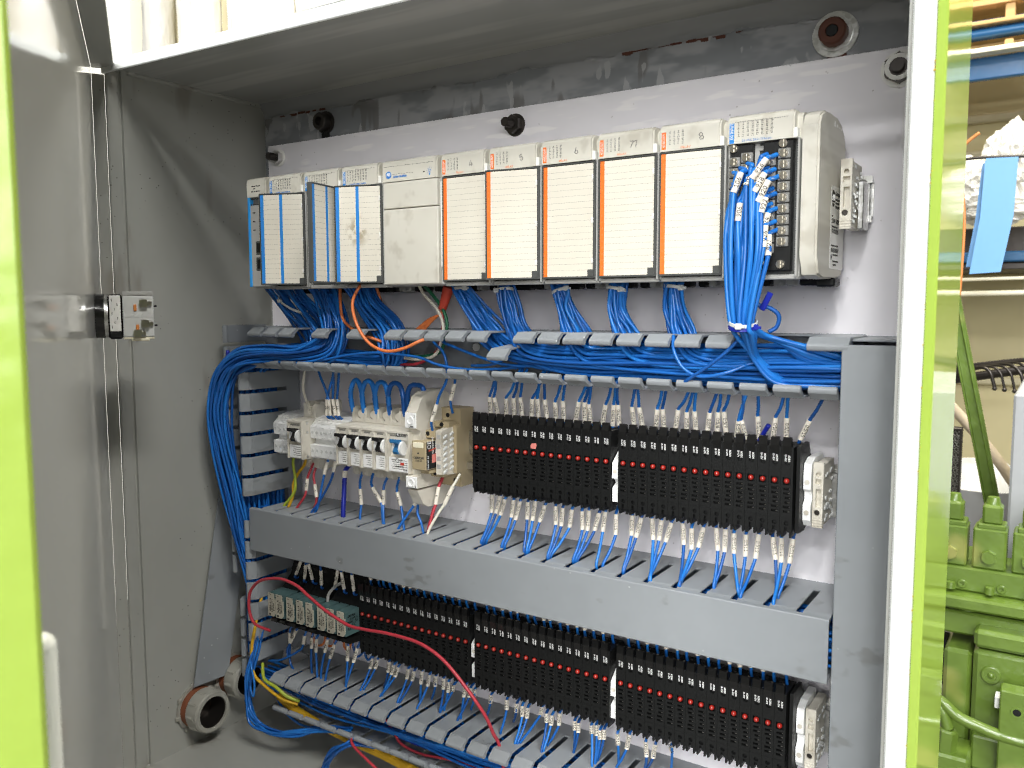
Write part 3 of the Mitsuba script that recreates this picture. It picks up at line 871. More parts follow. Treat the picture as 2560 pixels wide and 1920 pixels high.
# the blank power module and the controller
ps = thing('power_module', 'blank cream power module with a blue round emblem, fourth from the left end', 'control module')
xp = -.0700
m = M().box(xp + .0006, -.0006, -.0868, -.012, -.1165, -.004, .0006).box(xp + .0604, xp + .0694, -.0905, -.085, -.1165, -.0206, .0008)
part(ps, 'housing', m, 'm_plc_grey')
hm = head_mesh(.0700)
part(ps, 'head', hm.__class__().add(*[(v + [xp, 0, 0], f) for v, f in [hm.mesh()]][0]), 'm_plc', 35)
part(ps, 'upper_panel', M().box(xp + .0012, xp + .0655, HF + .0004, -.086, -.0452, -.0212, .0006), 'm_plc')
part(ps, 'door', M().box(xp + .0012, xp + .0668, HF - .0004, -.086, -.1160, -.0462, .0010), 'm_plc')
part(ps, 'side_slot', M().prism(Polygon([(xp + .0678, -.024), (xp + .0690, -.024), (xp + .0690, -.100), (xp + .0684, -.1012), (xp + .0678, -.100)]), 'y', -.0925, -.088), 'm_plc_white')
for xx in (.012, .032, .052):
    part(ps, 'rail_latch', M().box(xp + xx, xp + xx + .012, -.034, -.022, -.1215, -.1155, .0012), 'm_black')
    part(ps, 'foot', M().box(xp + xx + .013, xp + xx + .018, -.034, -.020, -.1210, -.1150, .0008), 'm_plc_grey')
g = M().cyl([xp + .0085, HF + .0002, -.0143], [xp + .0085, HF - .0001, -.0143], .0034, 28)
part(ps, 'emblem', g, 'm_print_blue')
part(ps, 'emblem_lettering', text_on(M(), 'AB', .0029, (xp + .0085, HF - .0001, -.0138), X, Z, .9, True), 'm_print_white')
g = text_on(M(), 'Allen-Bradley', .0019, (xp + .0225, HF, -.0165), X, Z, .95, True)
for i in range(8):
    a = i * math.pi / 4
    g.cyl([xp + .0575 + .0022 * math.cos(a), HF, -.0142 + .0022 * math.sin(a)], [xp + .0575 + .0032 * math.cos(a), HF, -.0142 + .0032 * math.sin(a)], .00018, 5)
g.ring([xp + .0575, HF + .0001, -.0142], -Y, [(0, .0015), (.0003, .0015), (.0003, .0011), (0, .0011)], 16)
g.box(xp + .0570, xp + .0580, HF - .0001, HF + .0002, -.0182, -.0160)
part(ps, 'lettering', g, 'm_print_blue')
g = M()
line(g, xp + .013, xp + .038, -.0140)
line(g, xp + .003, xp + .062, -.0066)
g.box(xp + .0500, xp + .0520, HF - .0002, HF + .0002, -.0150, -.0142)
part(ps, 'led_window', g, 'm_print')

cp = thing('controller_module', 'narrow cream controller with a bright blue edge at the left end of the row', 'control module')
xc = -.2625
part(cp, 'housing', M().box(xc + .0006, xc + .0344, -.0868, -.012, -.1165, -.004, .0006).box(xc - .0012, xc + .0012, -.088, -.060, -.110, -.030, .0006), 'm_plc_grey')
hm = head_mesh(.0350, .0060)
part(cp, 'head', M().add(*[(v + [xc, 0, 0], f) for v, f in [hm.mesh()]][0]), 'm_plc', 35)
part(cp, 'front_panel', M().box(xc + .0010, xc + .0335, HF + .0010, -.086, -.1150, -.0290, .0006), 'm_plc_grey')
part(cp, 'blue_edge', M().box(xc + .0012, xc + .0050, HF + .0003, -.090, -.1150, -.0085, .0003), 'm_cyan')
g = M().box(xc + .0010, xc + .0335, HF + .0008, HF + .002, -.0286, -.0279)
for z in (-.0095, -.0150):
    for j in range(4):
        g.box(xc + .0085 + j * .0036, xc + .0112 + j * .0036, HF - .0001, HF + .0002, z - .0006, z + .0006)
text_on(g, 'RUN', .0012, (xc + .013, HF, -.0120), X, Z)
text_on(g, 'EtherNet/IP', .0020, (xc + .0150, HF, -.0225), X, Z, 1, True)
for z, s in ((-.037, 'RUN'), (-.046, 'REM'), (-.055, 'PRG')):
    text_on(g, s, .0013, (xc + .0105, HF + .0009, z), X, Z)
part(cp, 'lettering', g, 'm_print')
for z in (-.074, -.091):
    part(cp, 'socket', M().box(xc + .0120, xc + .0280, HF + .0004, -.088, z - .0072, z + .0072, .0005), 'm_dark_frame')
    part(cp, 'socket_opening', M().box(xc + .0145, xc + .0255, HF + .0001, -.088, z - .0050, z + .0050), 'm_black')
part(cp, 'foot', M().box(xc + .012, xc + .024, -.034, -.022, -.1215, -.1155, .0012), 'm_black')


def rail(x0, x1, zc, label):
    pr = Polygon([(-.0005, .0125), (-.0015, .0125), (-.0015, -.0125), (-.0005, -.0125)])
    k = thing('mounting_rail', label, 'rail')
    hat = [(-.0002, .0133), (-.0066, .0133), (-.0066, .0175), (-.0076, .0175), (-.0076, .0123), (-.0012, .0123), (-.0012, -.0123), (-.0076, -.0123), (-.0076, -.0175), (-.0066, -.0175), (-.0066, -.0133), (-.0002, -.0133)]
    part(k, 'hat_profile', M().prism(Polygon([(y, zc + z) for y, z in hat]), 'x', x0, x1), 'm_zinc')
    part(k, 'screw', M().cyl([.3215, -.0012, zc + .001], [.3215, -.0040, zc + .001], .0042, 16), 'm_screw', 30)


def end_clamp(x, zc, label, h=.050, w=.0078):
    k = thing('end_clamp', label, 'clamp')
    z0, z1 = zc - h / 2, zc + h / 2
    front = unary_union([rect2(x, z0, x + w, z1)])
    for q in (Point(x + w / 2, z1 - .0090).buffer(.0019, 10), rect2(x + .0017, z1 - .0165, x + w - .0015, z1 - .0125), rect2(x + .0022, z1 - .0345, x + w - .0014, z1 - .0200), Point(x + w / 2 - .0004, z0 + .0115).buffer(.0022, 10)):
        front = front.difference(q)
    part(k, 'body', M().prism(front, 'y', -.0500, -.0462).box(x + .0004, x + w - .0004, -.0462, -.014, z0 + .001, z1 - .001, .0006), 'm_aged')
    g = M()
    for i in range(3):
        g.box(x - .0002, x + w + .0002, -.0505, -.046, z0 + .0012 + i * .0021, z0 + .0024 + i * .0021, .0003).box(x - .0002, x + w + .0002, -.0500 + i * .0006, -.046, z1 - .0024 - i * .0021, z1 - .0012 - i * .0021, .0003)
    part(k, 'rib', g, 'm_aged')
    g = M()
    q = np.random.default_rng(int(abs(x) * 1e5))
    for i in range(24):
        y, z = q.uniform(-.044, -.018), q.uniform(z0 + .004, z1 - .004)
        g.box(x + w - .0005, x + w + .0007, y - .0022, y + .0022, z - .0011, z + .0016, .0005)
    part(k, 'side_pads', g, 'm_clear', stuff=True)
    part(k, 'foot', M().box(x + .001, x + w + .004, -.019, -.006, z0 + .002, z1 - .012, .0008), 'm_zinc')
    part(k, 'screw', M().cyl([x + w / 2 - .0004, -.0492, z0 + .0115], [x + w / 2 - .0004, -.0465, z0 + .0115], .0018, 12), 'm_dark_steel', 30)
    return k


rail(-.255, .3465, -.0560, 'zinc plated mounting rail behind the module row')
end_clamp(.3325, -.0560, 'grey end clamp on the rail beside the end cap of the module row')
part('end_clamp', 'marker_plate', M().box(.3408, .3448, -.030, -.012, -.0800, -.0450, .0005), 'm_zinc', label='speckled metal plate beside the clamp')

# ------------------------------------------------------------------ fuse terminals: local x = 0 at the middle, z = 0 at the lamp; front at y = -.063
TF = -.0630
w = .00445
front = rect2(-w, -.0390, w, .0262)
holes = [Point(0, .0140).buffer(.0020, 10), rect2(-.0030, -.0028, .0030, .0030), Point(.0004, -.0325).buffer(.0018, 10), rect2(-.0010, -.0395, .0012, -.0352)]
for i in range(6):
    holes.append(rect2(-.0024 if i not in (2, 3) else -.0012, -.0068 - i * .0035, .0026, -.0049 - i * .0035))
front = front.difference(unary_union(holes))
side = Polygon([(TF + .0034, .0262), (-.036, .0266), (-.028, .0135), (-.009, .0075), (-.009, -.0300), (-.030, -.0350), (-.044, -.0400), (TF + .0034, -.0390)])
fb = M().prism(front, 'y', TF, TF + .0036).prism(side, 'x', -w, w)
for s in (-1, 1):
    fb.prism(Polygon([(s * .0033 - .0011, -.0385), (s * .0033 + .0011, -.0385), (s * .0030 + .0006, -.0438), (s * .0030 - .0006, -.0438)]), 'y', TF + .001, -.050)
fb.box(-w, w, TF - .0003, TF, -.0283, -.0277)
lever = M().prism(Polygon([(TF - .0006, .0205), (TF - .0016, .0270), (TF - .0010, .0330), (TF + .0016, .0334), (TF + .0040, .0262), (TF + .0040, .0205)]), 'x', -.0034, .0030)
lever.box(-.0034, .0030, TF - .0012, TF + .0020, .0322, .0336, .0003)
led = M().ball([-.0003, TF + .0006, .0], .0021, 12, (1, 1.15, 1))
ledge = M()
for i in range(6):
    ledge.box(.0006 if i % 2 else .0014, .0026, TF + .0012, TF + .0030, -.0066 - i * .0035, -.0056 - i * .0035, .0003)
ftxt = text_on(text_on(M(), '10-57V', .0013, (-.0012, TF, .0178), -Z, X, .78, True), 'AC/DC', .0014, (.0013, TF, .0174), -Z, X, .85, True)
fuse = [('body', ply(fb, 'm_black')), ('lever', ply(lever, 'm_black_gloss')), ('led', ply(led, 'm_led', 40)), ('fuse_clip', ply(ledge, 'm_steel')), ('lettering', ply(ftxt, 'm_print_white'))]
ORD = ['first', 'second', 'third', 'fourth', 'fifth', 'sixth', 'seventh', 'eighth', 'ninth', 'tenth', 'eleventh', 'twelfth', 'thirteenth', 'fourteenth', 'fifteenth', 'sixteenth']
BANKS = [('upper row, left bank', .0144, -.2691), ('upper row, right bank', .1670, -.2691), ('lower row, left bank', -.1367, -.4622), ('lower row, middle bank', .0151, -.4622), ('lower row, right bank', .1668, -.4622)]
for bname, bx, bz in BANKS:
    row, bank = bname.split(', ')
    for i in range(16):
        lab = f'black fuse terminal, {ORD[i]} from the left in the {row} {bank}'
        if bank == 'left bank' and row == 'upper row' and i == 7:
            lab = 'black fuse terminal with a dark pink paint mark above its red lamp'
        k = thing('fuse_terminal', lab, 'terminal block', f'black fuse terminals, {bname}')
        place(k, fuse, (bx + .0091 * i, 0, bz))
        if 'pink' in lab:
            part(k, 'paint_mark', M().prism(Polygon([(-.0030, -.0024), (.0022, -.0027), (.0031, .0008), (.0026, .0026), (-.0018, .0022), (-.0033, .0003)]), 'y', TF - .00015, TF - .00005,
                 np.array([[1, 0, 0, bx + .0091 * i], [0, 1, 0, 0], [0, 0, 1, bz + .0070], [0, 0, 0, 1]], float)), 'm_pink')
for bx, bz, lab in ((.3112, -.2691, 'black end plate closing the right end of the upper terminal row'), (.3112, -.4622, 'black end plate closing the right end of the lower terminal row')):
    single('end_plate', lab, 'end plate', M().prism(side.buffer(.0008), 'x', bx - .0014, bx + .0012, np.array([[1, 0, 0, 0], [0, 1, 0, 0], [0, 0, 1, bz], [0, 0, 0, 1]], float)), 'm_black')
for bx, bz, lab in ((.1589, -.2691, 'white spacer between the two banks of the upper terminal row'), (.0086, -.4622, 'white spacer between left and middle banks of the lower terminal row'), (.1593, -.4622, 'white spacer between middle and right banks of the lower terminal row')):
    k = thing('row_spacer', lab, 'spacer')
    sp_prof = Polygon([(-.0480, .0015), (-.0510, -.0010), (-.0515, -.0140), (-.0480, -.0140), (-.0440, -.0190), (-.0505, -.0225), (-.0505, -.0345), (-.012, -.0345), (-.012, .0090), (-.036, .0110)])
    tz = np.array([[1, 0, 0, 0], [0, 1, 0, -.0105], [0, 0, 1, bz], [0, 0, 0, 1]], float)
    part(k, 'body', M().prism(sp_prof, 'x', bx - .0027, bx + .0027, tz), 'm_white_plastic')
    part(k, 'screw', M().cyl([bx, -.0622, bz - .0080], [bx, -.0600, bz - .0080], .0018, 14), 'm_aged', 30)
for zc, lab, lab2, lab3 in ((-.2800, 'white terminal beside the right end of the upper fuse row', 'grey end clamp at the right end of the upper fuse row', 'zinc mounting rail behind the upper terminal row'),
                            (-.4735, 'white terminal beside the right end of the lower fuse row', 'grey end clamp at the right end of the lower fuse row', 'zinc mounting rail behind the lower terminal row')):
    rail(-.285, .352, zc, lab3)
    k = thing('terminal_block', lab, 'terminal block')
    bp = Polygon([(-.0500, .0235), (-.0400, .0270), (-.014, .0270), (-.014, -.0250), (-.0470, -.0250), (-.0510, -.0200), (-.0515, -.0085), (-.0470, -.0050), (-.0470, .0010), (-.0515, .0040), (-.0515, .0150)])
    tz = np.array([[1, 0, 0, 0], [0, 1, 0, 0], [0, 0, 1, zc], [0, 0, 0, 1]], float)
    part(k, 'body', M().prism(bp, 'x', .3128, .3185, tz), 'm_white_plastic')
    for z in (.0095, -.0140):
        part(k, 'screw', M().cyl([.3156, -.0520, zc + z], [.3156, -.0500, zc + z], .0019, 14), 'm_aged', 30)
    g = M()
    for i in range(5):
        g.box(.3128, .3183, -.0515 + i * .0006, -.049, zc + .0160 + i * .0017, zc + .0169 + i * .0017, .0002)
    part(k, 'rib', g, 'm_white_plastic')
    end_clamp(.3196, zc, lab2, .0500, .0075)
k = thing('terminal_block', 'small white terminal before the left end of the upper fuse row', 'terminal block')
tz = np.array([[1, 0, 0, 0], [0, 1, 0, .006], [0, 0, 1, -.2800], [0, 0, 0, 1]], float)
part(k, 'body', M().prism(bp, 'x', .0030, .0092, tz), 'm_white_plastic')
for z in (.0095, -.0140):
    part(k, 'screw', M().cyl([.0061, -.0460, -.2800 + z], [.0061, -.0440, -.2800 + z], .0019, 14), 'm_aged', 30)

# ------------------------------------------------------------------ breakers of the upper row, left
ZM = -.2810
mcb_side = Polygon([(-.0450, .0370), (-.0450, .0215), (-.0700, .0205), (-.0700, -.0215), (-.0450, -.0225), (-.0450, -.0350), (-.0400, -.0370), (-.008, -.0370), (-.008, .0385), (-.038, .0385)])


def breaker(x, wd, lever_mat, lab, toggle_up=True, wide=False):
    k = thing('circuit_breaker', lab, 'circuit breaker')
    tz = np.array([[1, 0, 0, 0], [0, 1, 0, 0], [0, 0, 1, ZM], [0, 0, 0, 1]], float)
    b = M().prism(mcb_side, 'x', x + .0002, x + .0014, tz).prism(mcb_side, 'x', x + wd - .0014, x + wd - .0002, tz)
    inner = Polygon([(-.0440, .0225), (-.0440, .0215), (-.0682, .0203), (-.0682, .0120), (-.0650, .0100), (-.0610, .0030), (-.0650, -.0060), (-.0676, -.0215), (-.0440, -.0225), (-.008, -.0230), (-.008, .0230)])
    b.prism(inner, 'x', x + .0014, x + wd - .0014, tz)
    b.prism(Polygon([(-.0700, .0205), (-.0700, .0186), (-.0660, .0180), (-.0660, .0207)]), 'x', x + .0014, x + wd - .0014, tz)
    # clamp openings above and below
    cx = x + wd / 2
    lo, hi = cx - .0048, cx + .0048
    for s, za, zb in ((1, .0222, .0370), (-1, -.0222, -.0350)):
        za_, zb_ = min(za, zb), max(za, zb)
        sh = rect2(x + .0014, za_, x + wd - .0014, zb_).difference(unary_union([rect2(lo, .0275 if s > 0 else -.036, hi, .0372 if s > 0 else -.0295), Point(cx, .0290 if s > 0 else -.0310).buffer(.0047, 10)]))
        b.prism(sh, 'y', -.0450, -.0400, np.array([[1, 0, 0, 0], [0, 1, 0, 0], [0, 0, 1, ZM], [0, 0, 0, 1]], float))
    b.box(x + .0014, x + wd - .0014, -.030, -.009, ZM - .0365, ZM + .0380)
    part(k, 'housing', b, 'm_aged')
    for s in (1, -1):
        part(k, 'clamp_screw', M().cyl([cx, -.0405, ZM + (.0300 if s > 0 else -.0315)], [cx, -.030, ZM + (.0300 if s > 0 else -.0315)], .0043, 16), 'm_aged' if not wide else 'm_zinc', 30)
    part(k, 'front_plate', M().box(x + .0022, x + wd - .0022, -.0688, -.0670, ZM - .0205, ZM - .0065, .0004), 'm_white_plastic')
    # rotor and toggle
    for q in (cx - .0055, cx + .0030):
        part(k, 'rotor', M().cyl([q, -.0655, ZM + .0035], [q + .0026, -.0655, ZM + .0035], .0072, 24), 'm_white_plastic', 30)
    g = M().prism(Polygon([(-.0655, .0115), (-.0755, .0132), (-.0765, .0110), (-.0700, .0070), (-.0738, .0005), (-.0722, -.0020), (-.0660, -.0030), (-.0620, .0040)]), 'x', cx - .0029, cx + .0030, tz)
    g.box(cx - .0052, cx + .0050, -.0762, -.0735, ZM + .0095, ZM + .0130, .0005)
    part(k, 'toggle', g, lever_mat)
    g = M().box(x + .0040, x + wd - .0050, -.0684, -.0682, ZM + .0150, ZM + .0166)
    for i in range(5):
        q = rng.uniform(0, .003)
        g.box(x + .0060 + q, x + wd - .0034, -.06895, -.0687, ZM - .0090 - i * .0022, ZM - .0083 - i * .0022)
    part(k, 'lettering', g, 'm_print_grey')
    return k


names = ['first', 'second', 'third', 'fourth']
for i in range(4):
    breaker(-.1633 + .0176 * i, .0174, 'm_black_gloss', f'aged white circuit breaker with black toggle, {names[i]} from the left in the row of four')
k = breaker(-.0929, .0300, 'm_lever_blue', 'wide circuit breaker with a blue toggle, right of the row of four', wide=True)
g = text_on(text_on(M(), '1489-A', .0019, (-.0680, -.0690, ZM + .0178), X, Z), '15 A', .0016, (-.0690, -.0690, ZM - .0180), X, Z)
text_on(g, 'LR', .0020, (-.0740, -.0690, ZM - .0085), X, Z)
text_on(g, '480Y/277V', .0014, (-.0760, -.0690, ZM - .0150), X, Z)
g.ring([-.0790, -.0689, ZM - .0090], -Y, [(0, .0023), (.0002, .0023), (.0002, .0018), (0, .0018)], 18).cyl([-.0780, -.0688, ZM + .0175], [-.0780, -.0690, ZM + .0175], .0024, 20)
part(k, 'print', g, 'm_print')
part(k, 'red_mark', M().box(-.0750, -.0705, -.0691, -.0688, ZM - .0135, ZM - .0108), 'm_red_nut')
part(k, 'mark_lettering', text_on(M(), 'AB', .0018, (-.0780, -.0690, ZM + .0175), X, Z, .9, True), 'm_print_white')
k = thing('auxiliary_module', 'pale side module with round terminals numbered 1 and 2, right of the blue toggle breaker', 'circuit breaker')
aux_side = Polygon([(-.0700, .0408), (-.0700, .0250), (-.0640, .0225), (-.0640, -.0225), (-.0700, -.0230), (-.0700, -.0345), (-.008, -.0360), (-.008, .0420)])
tz = np.array([[1, 0, 0, 0], [0, 1, 0, 0], [0, 0, 1, ZM], [0, 0, 0, 1]], float)
part(k, 'housing', M().prism(aux_side, 'x', -.0672, -.0526, tz), 'm_aged')
part(k, 'front_plate', M().box(-.0670, -.0528, -.0708, -.0695, ZM + .0252, ZM + .0405, .0004), 'm_white_plastic')
part(k, 'front_plate', M().box(-.0670, -.0528, -.0706, -.0695, ZM - .0343, ZM - .0232, .0004), 'm_white_plastic')
cover = Polygon([(-.0690, .0410), (-.0600, .0560), (-.052, .0600), (-.030, .0615), (-.018, .0560), (-.012, .0410)])
part(k, 'terminal_cover', M().prism(cover, 'x', -.0665, -.0530, tz), 'm_aged')
part(k, 'terminal_cover', M().prism(Polygon([(y, -z + .004) for y, z in cover.exterior.coords]), 'x', -.0662, -.0533, tz), 'm_aged')
for z in (.0330, -.0290):
    part(k, 'terminal', M().ring([-.0600, -.0700, ZM + z], -Y, [(0, .0040), (.0016, .0040), (.0016, .0032), (-.003, .0032), (-.003, .0001), (-.004, .0001), (-.004, .004)], 22), 'm_white_plastic', 30)
    part(k, 'screw', M().cyl([-.0600, -.0690, ZM + z], [-.0600, -.0670, ZM + z], .0031, 16), 'm_screw', 30)
g = text_on(text_on(M(), '1', .0020, (-.0545, -.0709, ZM + .0375), X, Z), '2', .0020, (-.0545, -.0707, ZM - .0325), X, Z)
text_on(g, 'LINE', .0018, (-.0588, -.0709, ZM + .0268), X, Z)
part(k, 'lettering', g, 'm_print')

k = breaker(-.2379, .0232, 'm_black_gloss', 'aged single circuit breaker with a black toggle, leftmost in the upper row')
for y, z, r_ in ((-.062, .0180, .0016), (-.062, .0080, .0016), (-.062, -.0190, .0016), (-.020, .0330, .0026), (-.020, -.0310, .0026)):
    part(k, 'rivet', M().cyl([-.2147, y, ZM + z], [-.2141, y, ZM + z], r_, 14), 'm_zinc', 30)
part(k, 'side_panel', M().box(-.2150, -.2142, -.050, -.040, ZM + .012, ZM + .032, .0003).box(-.2150, -.2142, -.046, -.030, ZM - .034, ZM - .014, .0003), 'm_aged')


def feed_terminal(x, wd, lab, grp, y=-.0580, m='m_white_plastic'):
    k = thing('feed_terminal', lab, 'terminal block', grp)
    pr = Polygon([(y, .0135), (y + .0006, .0010), (y + .0080, -.0005), (y + .0080, -.0050), (y, -.0062), (y + .0004, -.0195), (y + .0070, -.0225), (y + .026, -.0260), (-.009, -.0260), (-.009, .0250), (y + .020, .0240), (y + .0130, .0225), (y + .0015, .0150)])
    part(k, 'body', M().prism(pr, 'x', x + .0002, x + wd - .0002, tz), m)
    cx = x + wd / 2
    for z in (.0075, -.0125):
        part(k, 'screw', M().cyl([cx, y - .0002, ZM + z], [cx, y + .002, ZM + z], .0017, 14), 'm_clear', 30)
    part(k, 'marker', M().box(x + .0008, x + wd - .0008, y + .0068, y + .0074, ZM + .0150, ZM + .0218, 0).box(x + .001, x + wd - .001, -.0002, .0002, -.0045, .0045, .0001, np.array([[1, 0, 0, 0], [0, .55, .83, y + .0070], [0, -.83, .55, ZM + .0195], [0, 0, 0, 1]], float)), 'm_plc_white')


for i in range(4):
    feed_terminal(-.2737 + .0070 * i, .0070, f'white screw terminal left of the leftmost breaker, {ORD[i]} from the left', 'white screw terminals left of the first breaker')
for i in range(7):
    feed_terminal(-.2145 + .0070 * i, .0070, f'white screw terminal between the breakers, {ORD[i]} from the left', 'white screw terminals between the breakers')

k = thing('plug_in_relay', 'beige plug in relay with a black and pink printed side, right of the breakers', 'relay')
part(k, 'housing', M().box(-.0592, -.0414, -.0700, -.0370, ZM - .0155, ZM + .0130, .0006), 'm_beige')
part(k, 'lamp_window', M().box(-.0575, -.0445, -.0704, -.069, ZM + .0065, ZM + .0120, .0004), 'm_cream')
part(k, 'side_label', M().box(-.0416, -.0411, -.0690, -.0382, ZM - .0145, ZM + .0125), 'm_black')
part(k, 'pink_patch', M().prism(Polygon([(-.061, -.0090), (-.050, -.0085), (-.047, -.0030), (-.052, .0000), (-.061, -.0010)]), 'x', -.0412, -.0408, tz), 'm_pink')
part(k, 'red_stroke', M().prism(Polygon([(-.066, .0030), (-.052, .0046), (-.042, .0052), (-.042, .0060), (-.055, .0056), (-.066, .0043)]), 'x', -.0412, -.0407, tz), 'm_red_nut')
g = M()
text_on(g, 'CE', .0048, (-.0410, -.0655, ZM + .0095), Z, -Y)
for i in range(4):
    text_on(g, ['A2 120VAC', '5A 250V', '13 14 9', 'COIL 7'][i], .0022, (-.0410, -.0600 + i * .005, ZM + .0085 - (.002 * i)), Z, -Y)
text_on(g, '240VAC 50', .0018, (-.0410, -.0670, ZM - .0080), Z, -Y)
part(k, 'side_lettering', g, 'm_print_white')
g = text_on(text_on(M(), 'OMRON', .0022, (-.0505, -.0700, ZM - .0035), X, Z, 1.1, True), '120V AC', .0016, (-.0505, -.0700, ZM - .0063), X, Z)
g.box(-.0520, -.0500, -.0703, -.0698, ZM + .0004, ZM + .0018)
part(k, 'lettering', g, 'm_print')
k = thing('relay_socket', 'beige socket carrying the beige relay, with screw terminals above and below', 'relay socket')
sock = Polygon([(-.0300, .0425), (-.008, .0425), (-.008, -.0370), (-.030, -.0370), (-.030, -.0220), (-.037, -.0220), (-.037, .0260), (-.030, .0260)])
part(k, 'base', M().prism(sock, 'x', -.0580, -.0285, tz), 'm_beige')
part(k, 'upper_step', M().box(-.0580, -.0410, -.0560, -.030, ZM + .0145, ZM + .0225, .0006).box(-.0520, -.0330, -.0440, -.028, ZM + .0240, ZM + .0300, .0006), 'm_beige')
part(k, 'lower_step', M().box(-.0520, -.0350, -.0500, -.028, ZM - .0250, ZM - .0180, .0006).box(-.0560, -.0420, -.0640, -.035, ZM - .0200, ZM - .0165, .0006), 'm_beige')
for x, y, z in ((-.0500, -.0562, .0190), (-.0420, -.0442, .0272), (-.0450, -.0302, .0350), (-.0460, -.0502, -.0215), (-.0360, -.0302, -.0310)):
    part(k, 'screw_well', M().cyl([x, y, ZM + z], [x, y + .002, ZM + z], .0023, 14), 'm_black', 30)
k = thing('end_clamp', 'textured silver grey end clamp between the relay socket and the fuse terminals', 'clamp')
x0, x1 = -.0400, -.0330
part(k, 'body', M().prism(Polygon([(-.0560, .0225), (-.0300, .0265), (-.0120, .0240), (-.010, -.0210), (-.034, -.0235), (-.0560, -.0210)]), 'x', x0, x1, tz), 'm_aged')
g = M()
for i in range(7):
    for j in range(4):
        z, y = ZM - .0185 + .0058 * i + .0020 * (j % 2), -.0500 + .0105 * j
        g.box(x1 - .001, x1 + .0012, y - .0034, y + .0034, z - .0016, z + .0016, .0010, np.array([[1, 0, 0, 0], [0, .92, -.39, y - (.92 * y - .39 * z)], [0, .39, .92, z - (.39 * y + .92 * z)], [0, 0, 0, 1]], float))
part(k, 'side_pads', g, 'm_clear', stuff=True)
g = M()
for z in (.0165, .0070, -.0050, -.0130):
    g.box(x0 + .001, x1 - .001, -.0563, -.054, ZM + z - .0022, ZM + z + .0022, .0003)
part(k, 'front_lug', g, 'm_plc_grey')
part(k, 'foot', M().box(x0, x1 + .016, -.0200, -.008, ZM - .0210, ZM - .0130, .0008).box(x1, x1 + .012, -.016, -.008, ZM - .005, ZM + .018, .0006), 'm_zinc')

# ------------------------------------------------------------------ slim relays of the lower row
RX = [-.2591, -.2462, -.2294, -.2138, -.1990, -.1813, -.1670, -.1521]
for i, x in enumerate(RX):
    k = thing('slim_relay', f'small relay with a cream printed front, {ORD[i]} from the left in the lower row' if i < 7 else 'small relay with a cream front and bare teal side, rightmost of the eight', 'relay', 'small cream fronted relays in the lower row')
    wd = .0121
    z0, z1 = -.4812, -.4549
    part(k, 'case', M().box(x, x + wd, -.0846, -.0640, z0, z1, .0003), 'm_teal')
    fr = Polygon([(x + .0001, z0), (x + wd - .003, z0), (x + wd, z0 + .0035), (x + wd, z1 - .0062), (x + wd - .0022, z1 - .0066), (x + wd - .0022, z1), (x + .0001, z1)])
    part(k, 'front_label', M().prism(fr, 'y', -.0853, -.0846), 'm_relay_front')
    g = M()
    text_on(g, 'G2R-1-S', .0021, (x + .0040, -.0853, -.4680), Z, -X, 1.1, True)
    text_on(g, '24VDC 10A', .0017, (x + .0068, -.0853, -.4690), Z, -X, 1.1)
    text_on(g, '250VAC', .0017, (x + .0092, -.0853, -.4700), Z, -X)
    g.box(x + .0018, x + .0046, -.0856, -.085, z0 + .0012, z0 + .0032).box(x + .0025, x + .0052, -.0856, -.085, z1 - .0016, z1 - .0010)
    part(k, 'lettering', g, 'm_print')
    if i == 7:
        g = M()
        for j in range(5):
            text_on(g, ['JAPAN', '24VDC', '250VAC 5A', 'E C', 'A1 A2'][j], .0026, (x + wd + .0002, -.0765 + (j % 2) * .004, -.4600 - .0035 * j), Y, Z)
        part(k, 'side_lettering', g, 'm_black')
    s = thing('relay_socket', f'black socket of the {ORD[i]} small relay from the left in the lower row', 'relay socket', 'black sockets of the small relays')
    part(s, 'body', M().prism(Polygon([(-.0640, -.4560), (-.0500, -.4430), (-.0420, -.4210), (-.030, -.4160), (-.009, -.4160), (-.009, -.5080), (-.0400, -.5040), (-.0560, -.4960), (-.0640, -.4860)]), 'x', x - .0012, x + .0134), 'm_black')
    part(s, 'ejector', M().prism(Polygon([(-.0600, -.4860), (-.0830, -.4840), (-.0850, -.4870), (-.0790, -.4905), (-.0600, -.4925)]), 'x', x + .0035, x + .0122), 'm_black_gloss')
    part(s, 'screw', M().cyl([x + .006, -.0470, -.4330], [x + .006, -.0440, -.4325], .0021, 12), 'm_dark_steel', 30)
single('retaining_clip', 'bent grey strip standing on the small relays behind the red wire', 'clip', M().tube(catmull([(-.1810, -.070, -.4560), (-.1800, -.0690, -.4470), (-.1745, -.0640, -.4385), (-.1700, -.058, -.4350)], 5), .0016, 4), 'm_plc_grey')

